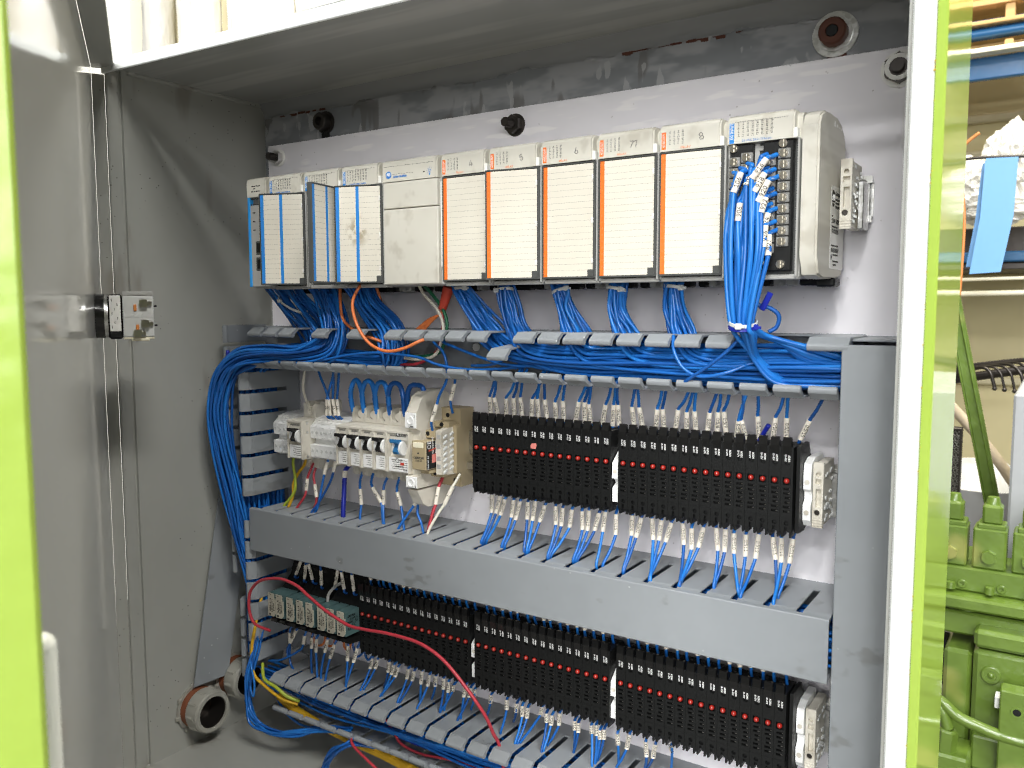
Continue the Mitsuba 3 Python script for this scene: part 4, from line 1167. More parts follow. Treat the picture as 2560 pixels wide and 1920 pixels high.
# ------------------------------------------------------------------ conduit hubs on the left wall
def hub(y, z, lab, full=True):
    k = thing('conduit_hub', lab, 'conduit fitting')
    c = [WX, y, z]
    part(k, 'lock_nut', M().ring(c, X, [(.0, .0260), (.0035, .0268), (.0035, .0215), (0, .0215)], 32), 'm_gland', 30)
    for j in range(8):
        a = j * math.pi / 4 + .2
        part(k, 'lug', M().box(WX + .0004, WX + .0044, y + .0268 * math.cos(a) - .0026, y + .0268 * math.cos(a) + .0026, z + .0268 * math.sin(a) - .0026, z + .0268 * math.sin(a) + .0026, .0010), 'm_gland')
    part(k, 'gasket', M().ring(c, X, [(.0035, .0232), (.0135, .0228), (.0135, .018), (.0035, .018)], 36), 'm_gasket', 30)
    part(k, 'body', M().ring(c, X, [(.0130, .0236), (.0150, .0246), (.0300, .0236), (.0320, .0222), (.0320, .0180), (.0040, .0172), (.0040, .0176)], 40), 'm_gland', 30)
    g = M()
    for j in range(10):
        a = j * math.pi / 5
        g.cyl([WX + .0160, y + .0238 * math.cos(a), z + .0238 * math.sin(a)], [WX + .0270, y + .0230 * math.cos(a), z + .0230 * math.sin(a)], .0022, 8)
    part(k, 'grip_rib', g, 'm_gland', 30)
    part(k, 'liner', M().ring(c, X, [(.0060, .0172), (.0300, .0178), (.0300, .0170), (.0060, .0165)], 36), 'm_dark_steel', 30)
    part(k, 'end_plug', M().cyl([WX + .0010, y, z], [WX + .0060, y, z], .0172, 28), 'm_dark_steel', 30)


hub(-.1168, -.5985, 'metal conduit hub with an orange gasket on the grey left wall')
hub(-.0640, -.5800, 'dirty conduit hub on the left wall, half hidden behind the blue wires')

# ------------------------------------------------------------------ wires with printed sleeves: (text, sleeve top x z, sleeve bottom x z, duct end x y z) in 0.1 mm
R2T = [('0:4/0',188,-2222,176,-2398,316,-550,-2070),('0:4/1',237,-2225,259,-2393,327,-550,-2070),('0:4/2',374,-2226,354,-2399,542,-550,-2066),('0:4/3',458,-2217,447,-2392,570,-550,-2064),('0:4/4',535,-2206,532,-2386,620,-550,-2062),('0:4/5',666,-2213,635,-2391,815,-550,-2065),('0:4/6',720,-2210,713,-2392,801,-550,-2065),('0:4/7',800,-2212,804,-2391,856,-550,-2066),('0:4/8',910,-2229,901,-2403,1031,-550,-2066),('0:4/9',992,-2212,983,-2403,1071,-550,-2060),('0:4/10',1156,-2211,1104,-2394,1286,-550,-2065),('0:4/11',1211,-2211,1197,-2393,1305,-550,-2064),('0:4/12',1254,-2226,1256,-2400,1331,-550,-2062),('0:4/13',1422,-2221,1372,-2403,1526,-550,-2064),('0:4/14',1497,-2217,1474,-2407,1563,-550,-2056),('0:4/15',1539,-2214,1537,-2397,1581,-550,-2067),('0:5/0',1671,-2223,1679,-2391,1745,-550,-2069),('0:5/1',1738,-2224,1758,-2402,1769,-550,-2068),('0:5/2',1905,-2230,1878,-2404,1991,-550,-2067),('0:5/3',1952,-2225,1955,-2409,2025,-550,-2065),('0:5/4',2091,-2221,2054,-2407,2223,-550,-2066),('0:5/5',2166,-2235,2155,-2404,2256,-550,-2064),('0:5/6',2233,-2225,2236,-2403,2283,-550,-2068),('0:5/7',2362,-2227,2332,-2401,2458,-550,-2063),('0:5/8',2431,-2218,2415,-2394,2488,-550,-2062),('0:5/9',2479,-2211,2490,-2388,2519,-550,-2062),('0:5/10',2600,-2280,2577,-2413,2694,-550,-2066),('0:5/11',2621,-2273,2656,-2427,2668,-550,-2072),('0:5/12',2754,-2230,2760,-2413,2783,-550,-2064),('0:5/13',2893,-2231,2867,-2409,2979,-550,-2065),('0:5/14',2978,-2227,2968,-2401,3011,-550,-2068),('0:5/15',3150,-2235,3076,-2392,3266,-550,-2073)]
R2B = [('0:400',200,-3170,207,-3343,165,-592,-3625),('0:401',297,-3170,259,-3340,185,-579,-3625),('0:402',350,-3196,312,-3353,189,-543,-3625),('0:403',449,-3192,436,-3356,408,-602,-3625),('0:404',520,-3195,483,-3374,431,-587,-3625),('0:405',608,-3192,613,-3352,665,-612,-3625),('0:406',691,-3170,673,-3355,687,-598,-3625),('0:407',795,-3196,750,-3356,700,-589,-3625),('0:408',910,-3192,924,-3359,941,-649,-3625),('0:409',985,-3198,981,-3362,954,-641,-3625),('0:410',1081,-3201,1068,-3362,950,-613,-3625),('0:411',1184,-3203,1201,-3365,1182,-612,-3625),('0:412',1255,-3185,1252,-3366,1201,-600,-3625),('0:413',1356,-3195,1323,-3355,1213,-592,-3625),('0:414',1417,-3175,1405,-3351,1423,-628,-3625),('0:415',1523,-3183,1532,-3362,1469,-599,-3625),('0:500',1679,-3173,1683,-3346,1689,-649,-3625),('0:501',1765,-3180,1727,-3355,1695,-645,-3625),('0:502',1863,-3174,1886,-3352,1977,-760,-3625),('0:503',1951,-3176,1939,-3348,1965,-743,-3625),('0:504',2041,-3185,2000,-3353,1954,-700,-3625),('0:505',2141,-3178,2162,-3353,2233,-791,-3625),('0:506',2220,-3209,2231,-3381,2225,-747,-3625),('0:507',2323,-3184,2291,-3354,2209,-635,-3625),('0:508',2429,-3175,2456,-3355,2482,-629,-3625),('0:509',2509,-3174,2512,-3357,2480,-606,-3625),('0:510',2579,-3198,2589,-3358,2688,-637,-3625),('0:511',2678,-3194,2683,-3367,2696,-631,-3625),('0:512',2781,-3175,2765,-3370,2729,-790,-3625),('0:513',2890,-3183,2923,-3354,2954,-532,-3625),('0:514',2958,-3179,2968,-3367,2986,-785,-3625),('0:515',3048,-3172,3032,-3363,2979,-584,-3625)]
R3B = [('600',-1395,-5175,-1412,-5290,-1460,-585,-5520),('601',-1322,-5172,-1339,-5273,-1444,-550,-5520),('602',-1155,-5160,-1154,-5269,-1295,-382,-5520),('603',-1084,-5176,-1107,-5281,-1184,-545,-5520),('604',-1026,-5185,-1054,-5291,-1189,-572,-5520),('605',-887,-5175,-892,-5278,-939,-578,-5520),('606',-808,-5178,-818,-5278,-920,-566,-5520),('607',-700,-5152,-700,-5284,-767,-410,-5520),('608',-601,-5168,-611,-5284,-678,-572,-5520),('609',-518,-5161,-509,-5263,-688,-313,-5520),('610',-415,-5162,-401,-5266,-429,-506,-5520),('611',-351,-5181,-345,-5283,-423,-438,-5520),('612',-287,-5200,-286,-5259,-431,-497,-5520),('613',-134,-5162,-144,-5279,-169,-492,-5520),('614',-72,-5172,-77,-5265,-180,-540,-5520),('615',-21,-5176,-10,-5239,-205,-264,-5520),('700',177,-5185,182,-5261,20,-308,-5520),('701',364,-5183,376,-5273,333,-522,-5520),('703',480,-5190,485,-5268,306,-244,-5520),('704',542,-5198,557,-5290,554,-601,-5520),('705',604,-5199,609,-5293,574,-589,-5520),('706',767,-5147,762,-5218,586,-564,-5520),('707',813,-5200,829,-5277,845,-593,-5520),('708',877,-5199,877,-5288,850,-571,-5520),('709',958,-5157,963,-5264,829,-460,-5520),('710',1118,-5189,1133,-5264,1066,-360,-5520),('711',1158,-5194,1168,-5278,1099,-436,-5520),('712',1292,-5184,1310,-5249,1355,-549,-5520),('713',1343,-5166,1360,-5251,1358,-497,-5520),('714',1382,-5203,1391,-5277,1351,-468,-5520),('715',1424,-5183,1431,-5265,1351,-435,-5520),('0:715',1557,-5184,1574,-5278,1526,-354,-5520),('0:800',1675,-5157,1659,-5288,1543,-440,-5520),('0:801',1832,-5181,1850,-5303,1760,-298,-5520),('0:803',1923,-5177,1910,-5296,1776,-288,-5520),('0:804',2066,-5158,2086,-5175,1971,-200,-5520)]
RLT = [('DT0',-2316,-4206,-2426,-4385,-2461,-600,-4445),('DT1',-2243,-4237,-2290,-4411,-2305,-600,-4431),('DT2',-2201,-4226,-2161,-4401,-2162,-600,-4438),('DT3',-2006,-4265,-2021,-4435,-1996,-600,-4211),('DT4',-1744,-4210,-1810,-4400,-1821,-600,-4447),('DT5',-1692,-4227,-1676,-4417,-1681,-600,-4447),('DT6',-1538,-4232,-1530,-4412,-1522,-600,-4449)]
U = 1e-4
WBL = ['m_blue', 'm_blue', 'm_blue_c', 'm_blue_b']
CIR = ['upper left bank', 'upper right bank']
for i, (s, xa, za, xb, zb, xe, ye, ze) in enumerate(R2T):
    a, b = np.array([xa * U, -.047, za * U]), np.array([xb * U, -.0435, zb * U])
    e = np.array([xe * U, -.056, ze * U])
    if i == 25:
        e[0] += .004
    sleeve_wire(f'blue wire with white sleeve above the {ORD[i % 16]} terminal of the {CIR[i // 16]}', s, a, b, [b + (b - a) * .35 + Y * .003, b + (b - a) * .7 + Y * .008],
                [e + Z * .012 + Y * .008, e + Z * .003, e * .5 + a * .5 + X * .0004 * rng.normal()], material=WBL[i % 4])
for i, (s, xa, za, xb, zb, xe, ye, ze) in enumerate(R2B):
    a, b = np.array([xa * U, -.0455, za * U]), np.array([xb * U, -.0475, zb * U])
    e = np.array([xe * U, max(ye * U, -.0725), ze * U])
    d = e - b
    sleeve_wire(f'blue wire with white sleeve below the {ORD[i % 16]} terminal of the {CIR[i // 16]}', s, a, b, [b + d * .5 + (b - a) * .10, e, e + [0, .010, -.010], e + [.004, .022, -.016]],
                [a + (a - b) * .6 + Y * .010, a + (a - b) * .22 + Y * .003], material=WBL[(i * 3) % 4])
for i, (s, xa, za, xb, zb, xe, ye, ze) in enumerate(R3B):
    a, b = np.array([xa * U, -.0455, za * U]), np.array([xb * U, -.0475, zb * U])
    e = np.array([xe * U, max(ye * U, -.0725), ze * U])
    d = e - b
    sleeve_wire(f'sleeved blue wire into the bottom duct, {ORD[i % 12]} from the left of the {["left", "middle", "right"][i // 12]} dozen', s, a, b, [b + d * .5 + (b - a) * .10, e, e + [0, .008, -.010], e + [.004, .018, -.016]],
                [a + (a - b) * .6 + Y * .010, a + (a - b) * .22 + Y * .003], r=.00125, material=WBL[(i * 3 + 1) % 4])
for i, (s, xa, za, xb, zb, xe, ye, ze) in enumerate(RLT):
    a, b = np.array([xa * U, -.060, za * U]), np.array([xb * U, -.058, zb * U])
    sleeve_wire(f'sleeved wire into the black relay sockets from above, {ORD[i]} from the left', s, a, b, [b + (b - a) * .22, b + (b - a) * .42 + Y * .008], [a + (a - b) * .7 + Y * .006, a + (a - b) * .3], material='m_blue_b', rs=.0019)
for bi, (bx, nm) in enumerate(((-.1367, 'left'), (.0151, 'middle'), (.1668, 'right'))):
    for i in range(16):
        x = bx + .0091 * i + rng.normal(0, .0008) - .0005
        x2 = x + rng.normal(0, .0016)
        ln = rng.uniform(-.0018, .0022)
        a, b = np.array([x2, -.0495, -.4085]), np.array([x, -.0475, -.4270 + ln])
        sleeve_wire(f'short sleeved wire under the duct cover above the {ORD[i]} lower {nm} bank terminal', f'0:{6 + bi}/{i}', a, b, [b + [0, .001, -.006], b + [0, .006, -.014]], [a + [0, -.002, .012], a + [0, 0, .004]], material=WBL[i % 3])


def vwire(label, material, cp, r=.00135, name='loose_wire', group=None, per=8, n=8):
    return single(name, label, 'wire', M().tube(catmull(cp, per), r, n), material, smooth=True, group=group)


def tie(c, rx, ry, label, tilt=0.0, lean=0.0, material='m_tie', head=(0.7, -0.7), wd=.0011):
    k = thing('cable_tie', label, 'cable tie')
    th = np.linspace(0, 2 * np.pi, 33)
    p = np.array(c) + np.stack([rx * np.cos(th), ry * np.sin(th), tilt * rx * np.cos(th) + lean * ry * np.sin(th)], 1)
    g = M()
    for dz in (-.0008, 0, .0008):
        g.tube(p + [0, 0, dz], wd * .55, 6)
    part(k, 'band', g, material, smooth=True)
    h = np.array(c) + [rx * head[0], ry * head[1], tilt * rx * head[0] + lean * ry * head[1]]
    part(k, 'head', M().box(h[0] - .0024, h[0] + .0024, h[1] - .0026, h[1] + .001, h[2] - .0022, h[2] + .0022, .0007), material)
    part(k, 'tail', M().box(h[0] + .002, h[0] + .0048, h[1] - .002, h[1] - .0008, h[2] - .001, h[2] + .0008, .0002), material)


# bundles under the output modules: down into the open duct, then right
RUN = [(.20, -.049, -.1830, .0150, .027), (.30, -.048, -.1835, .0165, .029), (.374, -.047, -.1835, .0165, .030)]
for j, (lab, cps, n) in enumerate((
    ('blue wire bundle under the relay module beside the blank module', [(-.010, -.078, -.098, .007, .003), (-.0095, -.056, -.113, .0075, .006), (-.0068, -.055, -.1205, .0075, .006), (.0065, -.051, -.141, .0125, .008), (.0205, -.050, -.160, .014, .011), (.050, -.050, -.178, .011, .018), (.11, -.050, -.184, .0135, .025)], 18),
    ('blue wire bundle under the relay module with its door ajar', [(.0425, -.078, -.098, .007, .003), (.0425, -.056, -.113, .0075, .006), (.0418, -.055, -.122, .0070, .006), (.0455, -.053, -.139, .0085, .008), (.0530, -.052, -.159, .010, .012), (.075, -.056, -.178, .010, .018), (.12, -.053, -.185, .013, .024)], 18),
    ('blue wire bundle under the third relay module from the left', [(.1010, -.078, -.098, .007, .003), (.1010, -.056, -.113, .0075, .006), (.1015, -.055, -.123, .0072, .006), (.1055, -.053, -.139, .0072, .008), (.1130, -.052, -.159, .0105, .012), (.132, -.057, -.177, .010, .018), (.17, -.052, -.184, .014, .024)], 18),
    ('blue wire bundle under the fourth relay module from the left', [(.1560, -.078, -.098, .007, .003), (.1560, -.056, -.113, .0070, .006), (.1553, -.055, -.1225, .0070, .006), (.1558, -.053, -.139, .0073, .008), (.1630, -.052, -.159, .0095, .012), (.182, -.057, -.177, .010, .018), (.22, -.052, -.184, .014, .024)], 18),
    ('blue wire bundle under the relay module next to the open module', [(.2080, -.078, -.098, .007, .003), (.2080, -.056, -.113, .0070, .006), (.2078, -.055, -.122, .0072, .006), (.2066, -.053, -.139, .0078, .008), (.2125, -.052, -.159, .0095, .012), (.229, -.058, -.178, .010, .018), (.262, -.053, -.184, .014, .022)], 18))):
    k = thing('wire_bundle', lab, 'wire bundle')
    last = cps[-1][0]
    bundle(k, cps + [q for q in RUN if q[0] > last + .03], n + 4, .00160, seed=20 + j, per=6)
for c, lab, t, hd in (((-.0068, -.055, -.1200), 'clear cable tie on the bundle by the red wire nut', .05, (.8, -.6)), ((.0418, -.055, -.1215), 'clear cable tie on the second bundle from the left under the relay modules', .12, (-.85, -.5)),
                      ((.1015, -.055, -.1235), 'clear cable tie on the third bundle under the relay modules', .30, (.9, -.45)), ((.1553, -.055, -.1222), 'clear cable tie on the fourth bundle under the relay modules', -.16, (.75, -.65)),
                      ((.2078, -.055, -.1218), 'clear cable tie on the bundle next to the open module', -.10, (.85, -.5))):
    tie(c, .0082, .0068, lab, t, -.15, head=hd)
# bundles under the input modules, then left and down the upright duct
SPILL = [(-.250, -.078, -.1870, .0105, .012), (-.289, -.086, -.1940, .0120, .012), (-.3120, -.093, -.2130, .0120, .012), (-.3200, -.095, -.2500, .0115, .013), (-.3190, -.093, -.2900, .0115, .013), (-.3120, -.088, -.3450, .011, .012), (-.3030, -.080, -.4000, .0090, .012), (-.2965, -.072, -.4450, .0070, .012), (-.2960, -.060, -.5000, .006, .012), (-.300, -.050, -.5450, .006, .012)]
INNER = [(-.20, -.046, -.1900, .010, .020), (-.26, -.048, -.1900, .011, .022), (-.2985, -.050, -.2020, .012, .024), (-.3095, -.048, -.2400, .013, .026), (-.3095, -.047, -.33, .014, .028), (-.3080, -.047, -.43, .014, .028), (-.3060, -.047, -.54, .013, .027)]
k = thing('wire_bundle', 'blue wire bundle under the leftmost input module', 'wire bundle')
bundle(k, [(-.2580, -.078, -.098, .021, .003), (-.2575, -.055, -.113, .0215, .005), (-.2390, -.052, -.1365, .0205, .007), (-.2160, -.050, -.1600, .022, .010), (-.2050, -.050, -.1800, .018, .014)] + INNER, 28, .00155, seed=31, per=6)
k = thing('wire_bundle', 'blue wire bundle under the wide open label door, spilling left down the upright duct', 'wire bundle')
bundle(k, [(-.1960, -.078, -.098, .015, .003), (-.1950, -.056, -.113, .0155, .006), (-.1800, -.056, -.1375, .0150, .008), (-.1700, -.060, -.1620, .0165, .010), (-.1740, -.066, -.1800, .0150, .012), (-.2080, -.073, -.1880, .0100, .012)] + SPILL, 34, .00155, seed=32, per=6)
k = thing('wire_bundle', 'blue wire bundle under the stained label door, left of the blank module', 'wire bundle')
bundle(k, [(-.1430, -.078, -.098, .017, .003), (-.1420, -.055, -.113, .0175, .006), (-.1285, -.053, -.1375, .0150, .008), (-.0980, -.055, -.1620, .0165, .010), (-.0930, -.058, -.1820, .0160, .012), (-.1020, -.050, -.1950, .010, .014), (-.150, -.046, -.1930, .009, .018)] + INNER, 30, .00155, seed=33, per=6)
tie((-.2420, -.053, -.1335), .0205, .0095, 'clear cable tie round the leftmost blue bundle', -.45, .2, head=(-.6, -.8))

# the bundle of the open input module
k = thing('wire_bundle', 'thick blue wire bundle with white sleeves at the open input module', 'wire bundle')
g = np.random.default_rng(5)
marks = {0: '916', 1: '917', 2: '918', 3: '920', 4: '922', 5: '924', 6: '926', 7: '927', 8: '929'}
SL = {'916': ((.2952, -.0349), (.2856, -.0481)), '917': ((.2899, -.0438), (.2858, -.0557)), '918': ((.2942, -.0448), (.2877, -.0574)), '920': ((.2968, -.0501), (.2903, -.0646)), '922': ((.2951, -.0617), (.2928, -.0721)), '924': ((.2959, -.0722), (.2931, -.0852)),
      '926': ((.2954, -.0811), (.2951, -.0961)), '927': ((.2969, -.0872), (.2975, -.1018)), '929': ((.2911, -.0933), (.2920, -.1076)), '106': ((.2773, -.0430), (.2729, -.0569)), '107': ((.2822, -.0468), (.2807, -.0523)), '906': ((.2758, -.0641), (.2753, -.0767)), '909': ((.2883, -.0725), (.2892, -.0805))}
TIEC = np.array([.2790, -.0985, -.1475])
wl = [(s, p) for s, p in SL.items()] + [(None, ((g.uniform(.270, .293), z), None)) for z in np.linspace(-.034, -.098, 25)]
order = 0
for s, p in wl:
    (xa, za) = p[0]
    right = xa > .284
    if s:
        (xb, zb) = p[1]
    else:
        xb, zb = xa - .003 + g.normal(0, .002), za - .016
    yy = -.1005 - (.004 if s else 0.0) - (.0035 if s in ('916', '918', '920', '922', '106', '926') else 0)
    gx = .2655 + .0325 * np.clip((xb - .266) / .0310, 0, 1) + g.normal(0, .0012)
    th = g.uniform(0, 2 * np.pi)
    rr = .0082 * math.sqrt(g.uniform(.05, 1))
    tx = TIEC[0] + np.clip((gx - .282) * .50, -.0085, .0085)
    ty = TIEC[1] + (yy + .0995) * .6 + g.uniform(-.006, .005)
    st = [(xa + (.004 if right else -.004), -.0948, za + .004), (xa + .001, -.0985, za + .002)]
    a, b = np.array([xa, yy + .002, za]), np.array([xb, yy, zb])
    zmid = min(zb - .016, -.100)
    low = [(gx, yy - .002, zmid)] if zmid > -.112 else []
    lane = g.uniform(0, 1)
    if lane < .62:
        q = g.uniform(0, 1)
        tail = [(tx, ty, TIEC[2]), (tx + .006, ty + .006, -.1545), (.2960 + .006 * q, -.090 + .012 * q, -.1590 - .006 * q), (.3200, -.080 + .012 * q, -.1660 - .016 * q), (.3480, -.070 + .016 * q, -.1740 - .018 * q), (.374, -.060, -.176 - .016 * q)]
    else:
        q = g.uniform(0, 1)
        tail = [(tx, ty, TIEC[2]), (tx + .001, ty + .004, -.1580), (.2820 + .004 * q, -.084 + .006 * q, -.1760), (.2960 + .012 * q, -.078 + .012 * q, -.1930 - .003 * q), (.3250, -.072, -.1950), (.374, -.062, -.193)]
    pts = st + [a, (a + b) / 2, b] + low + tail
    wire(k, 'wire', pts, .0017, ['m_blue_c', 'm_blue', 'm_blue_c'][order % 3], 7, 8)
    order += 1
    if s:
        path = catmull([a, (a + b) / 2, b], 3)
        part(k, 'sleeve', M().tube(path, .0023, 10), 'm_sleeve', smooth=40)
        t = (a - b) / np.linalg.norm(a - b)
        nn = np.array([.38, -.92, .05])
        nn = nn - t * (nn @ t)
        nn /= np.linalg.norm(nn)
        upv = np.cross(nn, t)
        v, f = text2(s, .0029)
        ang = v[:, 1] / .0023
        w_ = (a + b) / 2 + v[:, :1] * t + (.00236 + v[:, 2])[:, None] * (np.cos(ang)[:, None] * nn + np.sin(ang)[:, None] * upv)
        part(k, 'lettering', M().add(w_, f), 'm_print')
tie(TIEC + [0, -.001, -.001], .0098, .0108, 'white cable tie cinching the thick bundle of the open input module', -.12, .28, head=(.05, -1.0))
tie(TIEC + [.0002, -.001, -.0035], .0099, .0110, 'bright blue cable tie just under the white one on the thick bundle', -.05, .30, 'm_navy', head=(.95, -.2))
vwire('loose dark blue loop behind the tied thick bundle', 'm_blue_b', [(.285, -.088, -.136), (.2935, -.083, -.1385), (.2990, -.080, -.1440), (.2975, -.079, -.1520), (.2920, -.080, -.1560)], .0016)
single('tie_tail', 'bright blue tie tail sticking up beside the thick bundle', 'cable tie', M().box(-.0022, .0022, -.0008, .0008, -.006, .008, .0005, np.array([[.9, 0, .45, .2915], [0, 1, 0, -.0880], [-.45, 0, .9, -.1345], [0, 0, 0, 1]], float)), 'm_navy')
single('cable_tie', 'bright blue cable tie hooked on the upright left duct, above the spilling wires', 'cable tie', M().tube(catmull([(-.3120, -.087, -.1850), (-.3105, -.0885, -.1960), (-.3110, -.0890, -.2050), (-.3145, -.0890, -.2100), (-.3105, -.0890, -.2120)], 5), .0022, 6), 'm_navy', True)

# wires inside the covered duct and the bottom duct, seen through their slots
k = thing('wire_bundle', 'blue wires packed inside the covered duct, seen through its slots', 'wire bundle')
bundle(k, [(-.300, -.046, -.387, .019, .030), (-.15, -.046, -.385, .018, .032), (0, -.046, -.386, .019, .032), (.2, -.046, -.385, .018, .032), (.375, -.046, -.388, .019, .032)], 54, .00135, seed=41, per=3, twist=1.6, jit=.002)
k = thing('wire_bundle', 'blue wires lying loosely inside the open bottom duct', 'wire bundle')
bundle(k, [(-.300, -.050, -.570, .012, .020), (-.19, -.050, -.576, .010, .024), (-.10, -.048, -.580, .010, .028), (.02, -.046, -.578, .014, .030), (.2, -.046, -.574, .017, .032), (.375, -.046, -.574, .017, .032)], 30, .00135, seed=42, per=5, twist=1.8, jit=.003)
k = thing('wire_bundle', 'long blue wires curving along the front of the bottom duct', 'wire bundle')
bundle(k, [(-.215, -.055, -.570, .004, .008), (-.1640, -.060, -.5765, .005, .008), (-.1257, -.060, -.5778, .004, .006), (-.0891, -.060, -.5804, .004, .006), (-.0456, -.060, -.5832, .004, .006), (.0040, -.060, -.5830, .005, .008), (.06, -.060, -.580, .006, .008), (.2, -.055, -.578, .006, .01)], 9, .0014, seed=43, mats=('m_navy', 'm_blue_b', 'm_blue'))
vwire('bright blue wire arching over the others in the bottom duct', 'm_blue_c', [(-.060, -.063, -.5835), (-.0541, -.064, -.5795), (-.037, -.065, -.5750), (-.0123, -.065, -.5761), (.0116, -.064, -.5796), (.0349, -.063, -.5795), (.08, -.06, -.58)], .0015)
vwire('red wire lying in the bottom duct', 'm_red_wire', [(-.110, -.058, -.574), (-.0928, -.064, -.5820), (-.0804, -.066, -.5895), (-.0543, -.066, -.5918), (-.0206, -.066, -.5871), (.0195, -.066, -.5830), (.060, -.06, -.580)], .0014)
RWP = [(-.2630, -.080, -.5020), (-.2693, -.096, -.4900), (-.2755, -.098, -.4749), (-.2748, -.098, -.4583), (-.2690, -.098, -.4480), (-.2550, -.099, -.4374), (-.2378, -.100, -.4314), (-.2170, -.100, -.4284), (-.1949, -.100, -.4315), (-.1775, -.100, -.4395), (-.1529, -.100, -.4501), (-.1216, -.100, -.4588),
       (-.0984, -.100, -.4586), (-.0689, -.100, -.4562), (-.0357, -.100, -.4561), (-.0165, -.100, -.4595), (.0006, -.099, -.4675), (.0158, -.098, -.4795), (.0322, -.096, -.4962), (.0430, -.090, -.5155), (.0445, -.080, -.5360), (.0445, -.072, -.5480), (.0472, -.070, -.5650), (.050, -.068, -.585)]
vwire('long red wire looping from the left duct across the relays down to the bottom duct', 'm_red_wire', RWP, .0017)
vwire('thick yellow cable running under the fingers of the bottom duct', 'm_yellow', [(-.262, -.070, -.5830), (-.2379, -.072, -.5893), (-.2047, -.070, -.5975), (-.1745, -.068, -.6025), (-.1454, -.068, -.6050), (-.1079, -.068, -.6070), (-.0722, -.068, -.6105), (-.02, -.066, -.616), (.05, -.064, -.622)], .0046, 'yellow_cable', n=12)
vwire('yellow wire running down the left duct and along the bottom duct', 'm_yellow', [(-.2880, -.070, -.470), (-.2880, -.084, -.5150), (-.2880, -.087, -.5435), (-.2810, -.088, -.5575), (-.2655, -.088, -.5640), (-.2500, -.087, -.5705), (-.2372, -.084, -.5750), (-.225, -.076, -.580)], .0019)
vwire('green and yellow wire beside the yellow one at the bottom duct', 'm_lime_wire', [(-.2800, -.078, -.545), (-.2700, -.086, -.5540), (-.2628, -.088, -.5580), (-.2456, -.088, -.5615), (-.2332, -.085, -.5690), (-.222, -.076, -.576)], .0019)
k = thing('wire_bundle', 'bunch of blue wires looping out low at the left and back under the bottom duct', 'wire bundle')
bundle(k, [(-.2900, -.070, -.500, .002, .004), (-.2865, -.083, -.530, .002, .003), (-.2885, -.090, -.5560, .0035, .004), (-.2894, -.093, -.5886, .0035, .004), (-.2760, -.094, -.6065, .0035, .004), (-.2500, -.092, -.6125, .0035, .004), (-.2200, -.088, -.6075, .0030, .004), (-.1900, -.080, -.5980, .003, .004), (-.15, -.07, -.592, .003, .004)], 9, .0015, seed=44, per=7)
vwire('thin blue wire loop at the foot of the left duct', 'm_blue_c', [(-.2885, -.088, -.5400), (-.2820, -.092, -.5480), (-.2770, -.093, -.5620), (-.2790, -.093, -.5780), (-.2840, -.092, -.5740), (-.2900, -.090, -.5560)], .0012)
vwire('single blue wire sagging under the bottom duct at the left', 'm_blue', [(-.285, -.060, -.575), (-.268, -.068, -.5880), (-.2450, -.074, -.5985), (-.2150, -.076, -.6030), (-.180, -.07, -.600)], .0014)
k = thing('wire_bundle', 'blue wires hanging in an arch at the bottom edge, in front of the yellow cable', 'wire bundle')
bundle(k, [(-.172, -.092, -.660, .004, .004), (-.1689, -.091, -.6309, .004, .004), (-.1586, -.090, -.6130, .0045, .004), (-.1447, -.088, -.6000, .003, .004), (-.1320, -.080, -.5960, .003, .004), (-.115, -.070, -.598, .003, .004)], 8, .0014, seed=45)
vwire('dark red wire crossing below the yellow cable', 'm_red_wire', [(-.140, -.080, -.590), (-.1295, -.088, -.5945), (-.1076, -.091, -.6020), (-.0898, -.092, -.6090), (-.070, -.092, -.622)], .0015)

# orange, green and white wires under the blank module
vwire('orange wire hanging in a long loop in front of the open duct', 'm_orange_wire', [(-.1230, -.060, -.1120), (-.1060, -.088, -.1150), (-.1108, -.095, -.1316), (-.1065, -.096, -.1506), (-.0949, -.096, -.1670), (-.0815, -.096, -.1755), (-.0649, -.096, -.1789), (-.0470, -.094, -.1759), (-.0325, -.088, -.1690), (-.028, -.075, -.165)], .0016)
vwire('orange wire diving behind the blue bundles into the duct', 'm_orange_wire', [(-.1656, -.056, -.1110), (-.1623, -.060, -.1311), (-.1571, -.062, -.1489), (-.1406, -.066, -.1590), (-.1261, -.068, -.1650), (-.1100, -.066, -.1690), (-.095, -.055, -.176)], .0016)
vwire('orange wire on the right edge of the bundle under the stained door', 'm_orange_wire', [(-.1222, -.050, -.1110), (-.1181, -.046, -.1314), (-.1095, -.046, -.1434), (-.0956, -.046, -.1539), (-.0900, -.046, -.1620), (-.088, -.045, -.18)], .0016)
vwire('dark green wire under the blank power module', 'm_green_wire', [(-.0600, -.052, -.1080), (-.0584, -.052, -.1135), (-.0462, -.052, -.1241), (-.0335, -.052, -.1381), (-.0280, -.052, -.1508), (-.0289, -.052, -.1620), (-.036, -.052, -.180), (-.06, -.05, -.186), (-.085, -.05, -.185)], .0017)
vwire('white wire beside the dark green one', 'm_white_wire', [(-.0640, -.053, -.1080), (-.0625, -.053, -.1135), (-.0545, -.053, -.1253), (-.0399, -.053, -.1381), (-.0328, -.053, -.1508), (-.0321, -.053, -.1620), (-.040, -.053, -.182), (-.062, -.05, -.189), (-.09, -.05, -.188)], .0016)
vwire('red wire beside the white and green ones', 'm_red_wire', [(-.0354, -.050, -.1430), (-.0345, -.050, -.1510), (-.0352, -.050, -.1600), (-.042, -.05, -.180), (-.065, -.05, -.193), (-.09, -.05, -.195)], .0015)
k = thing('wire_nut', 'red wire nut joining orange wires beside the green wire', 'wire nut')
part(k, 'shell', M().cyl([-.0350, -.050, -.1395], [-.0268, -.050, -.1180], .0040, 12, .0056), 'm_red_nut', 30)
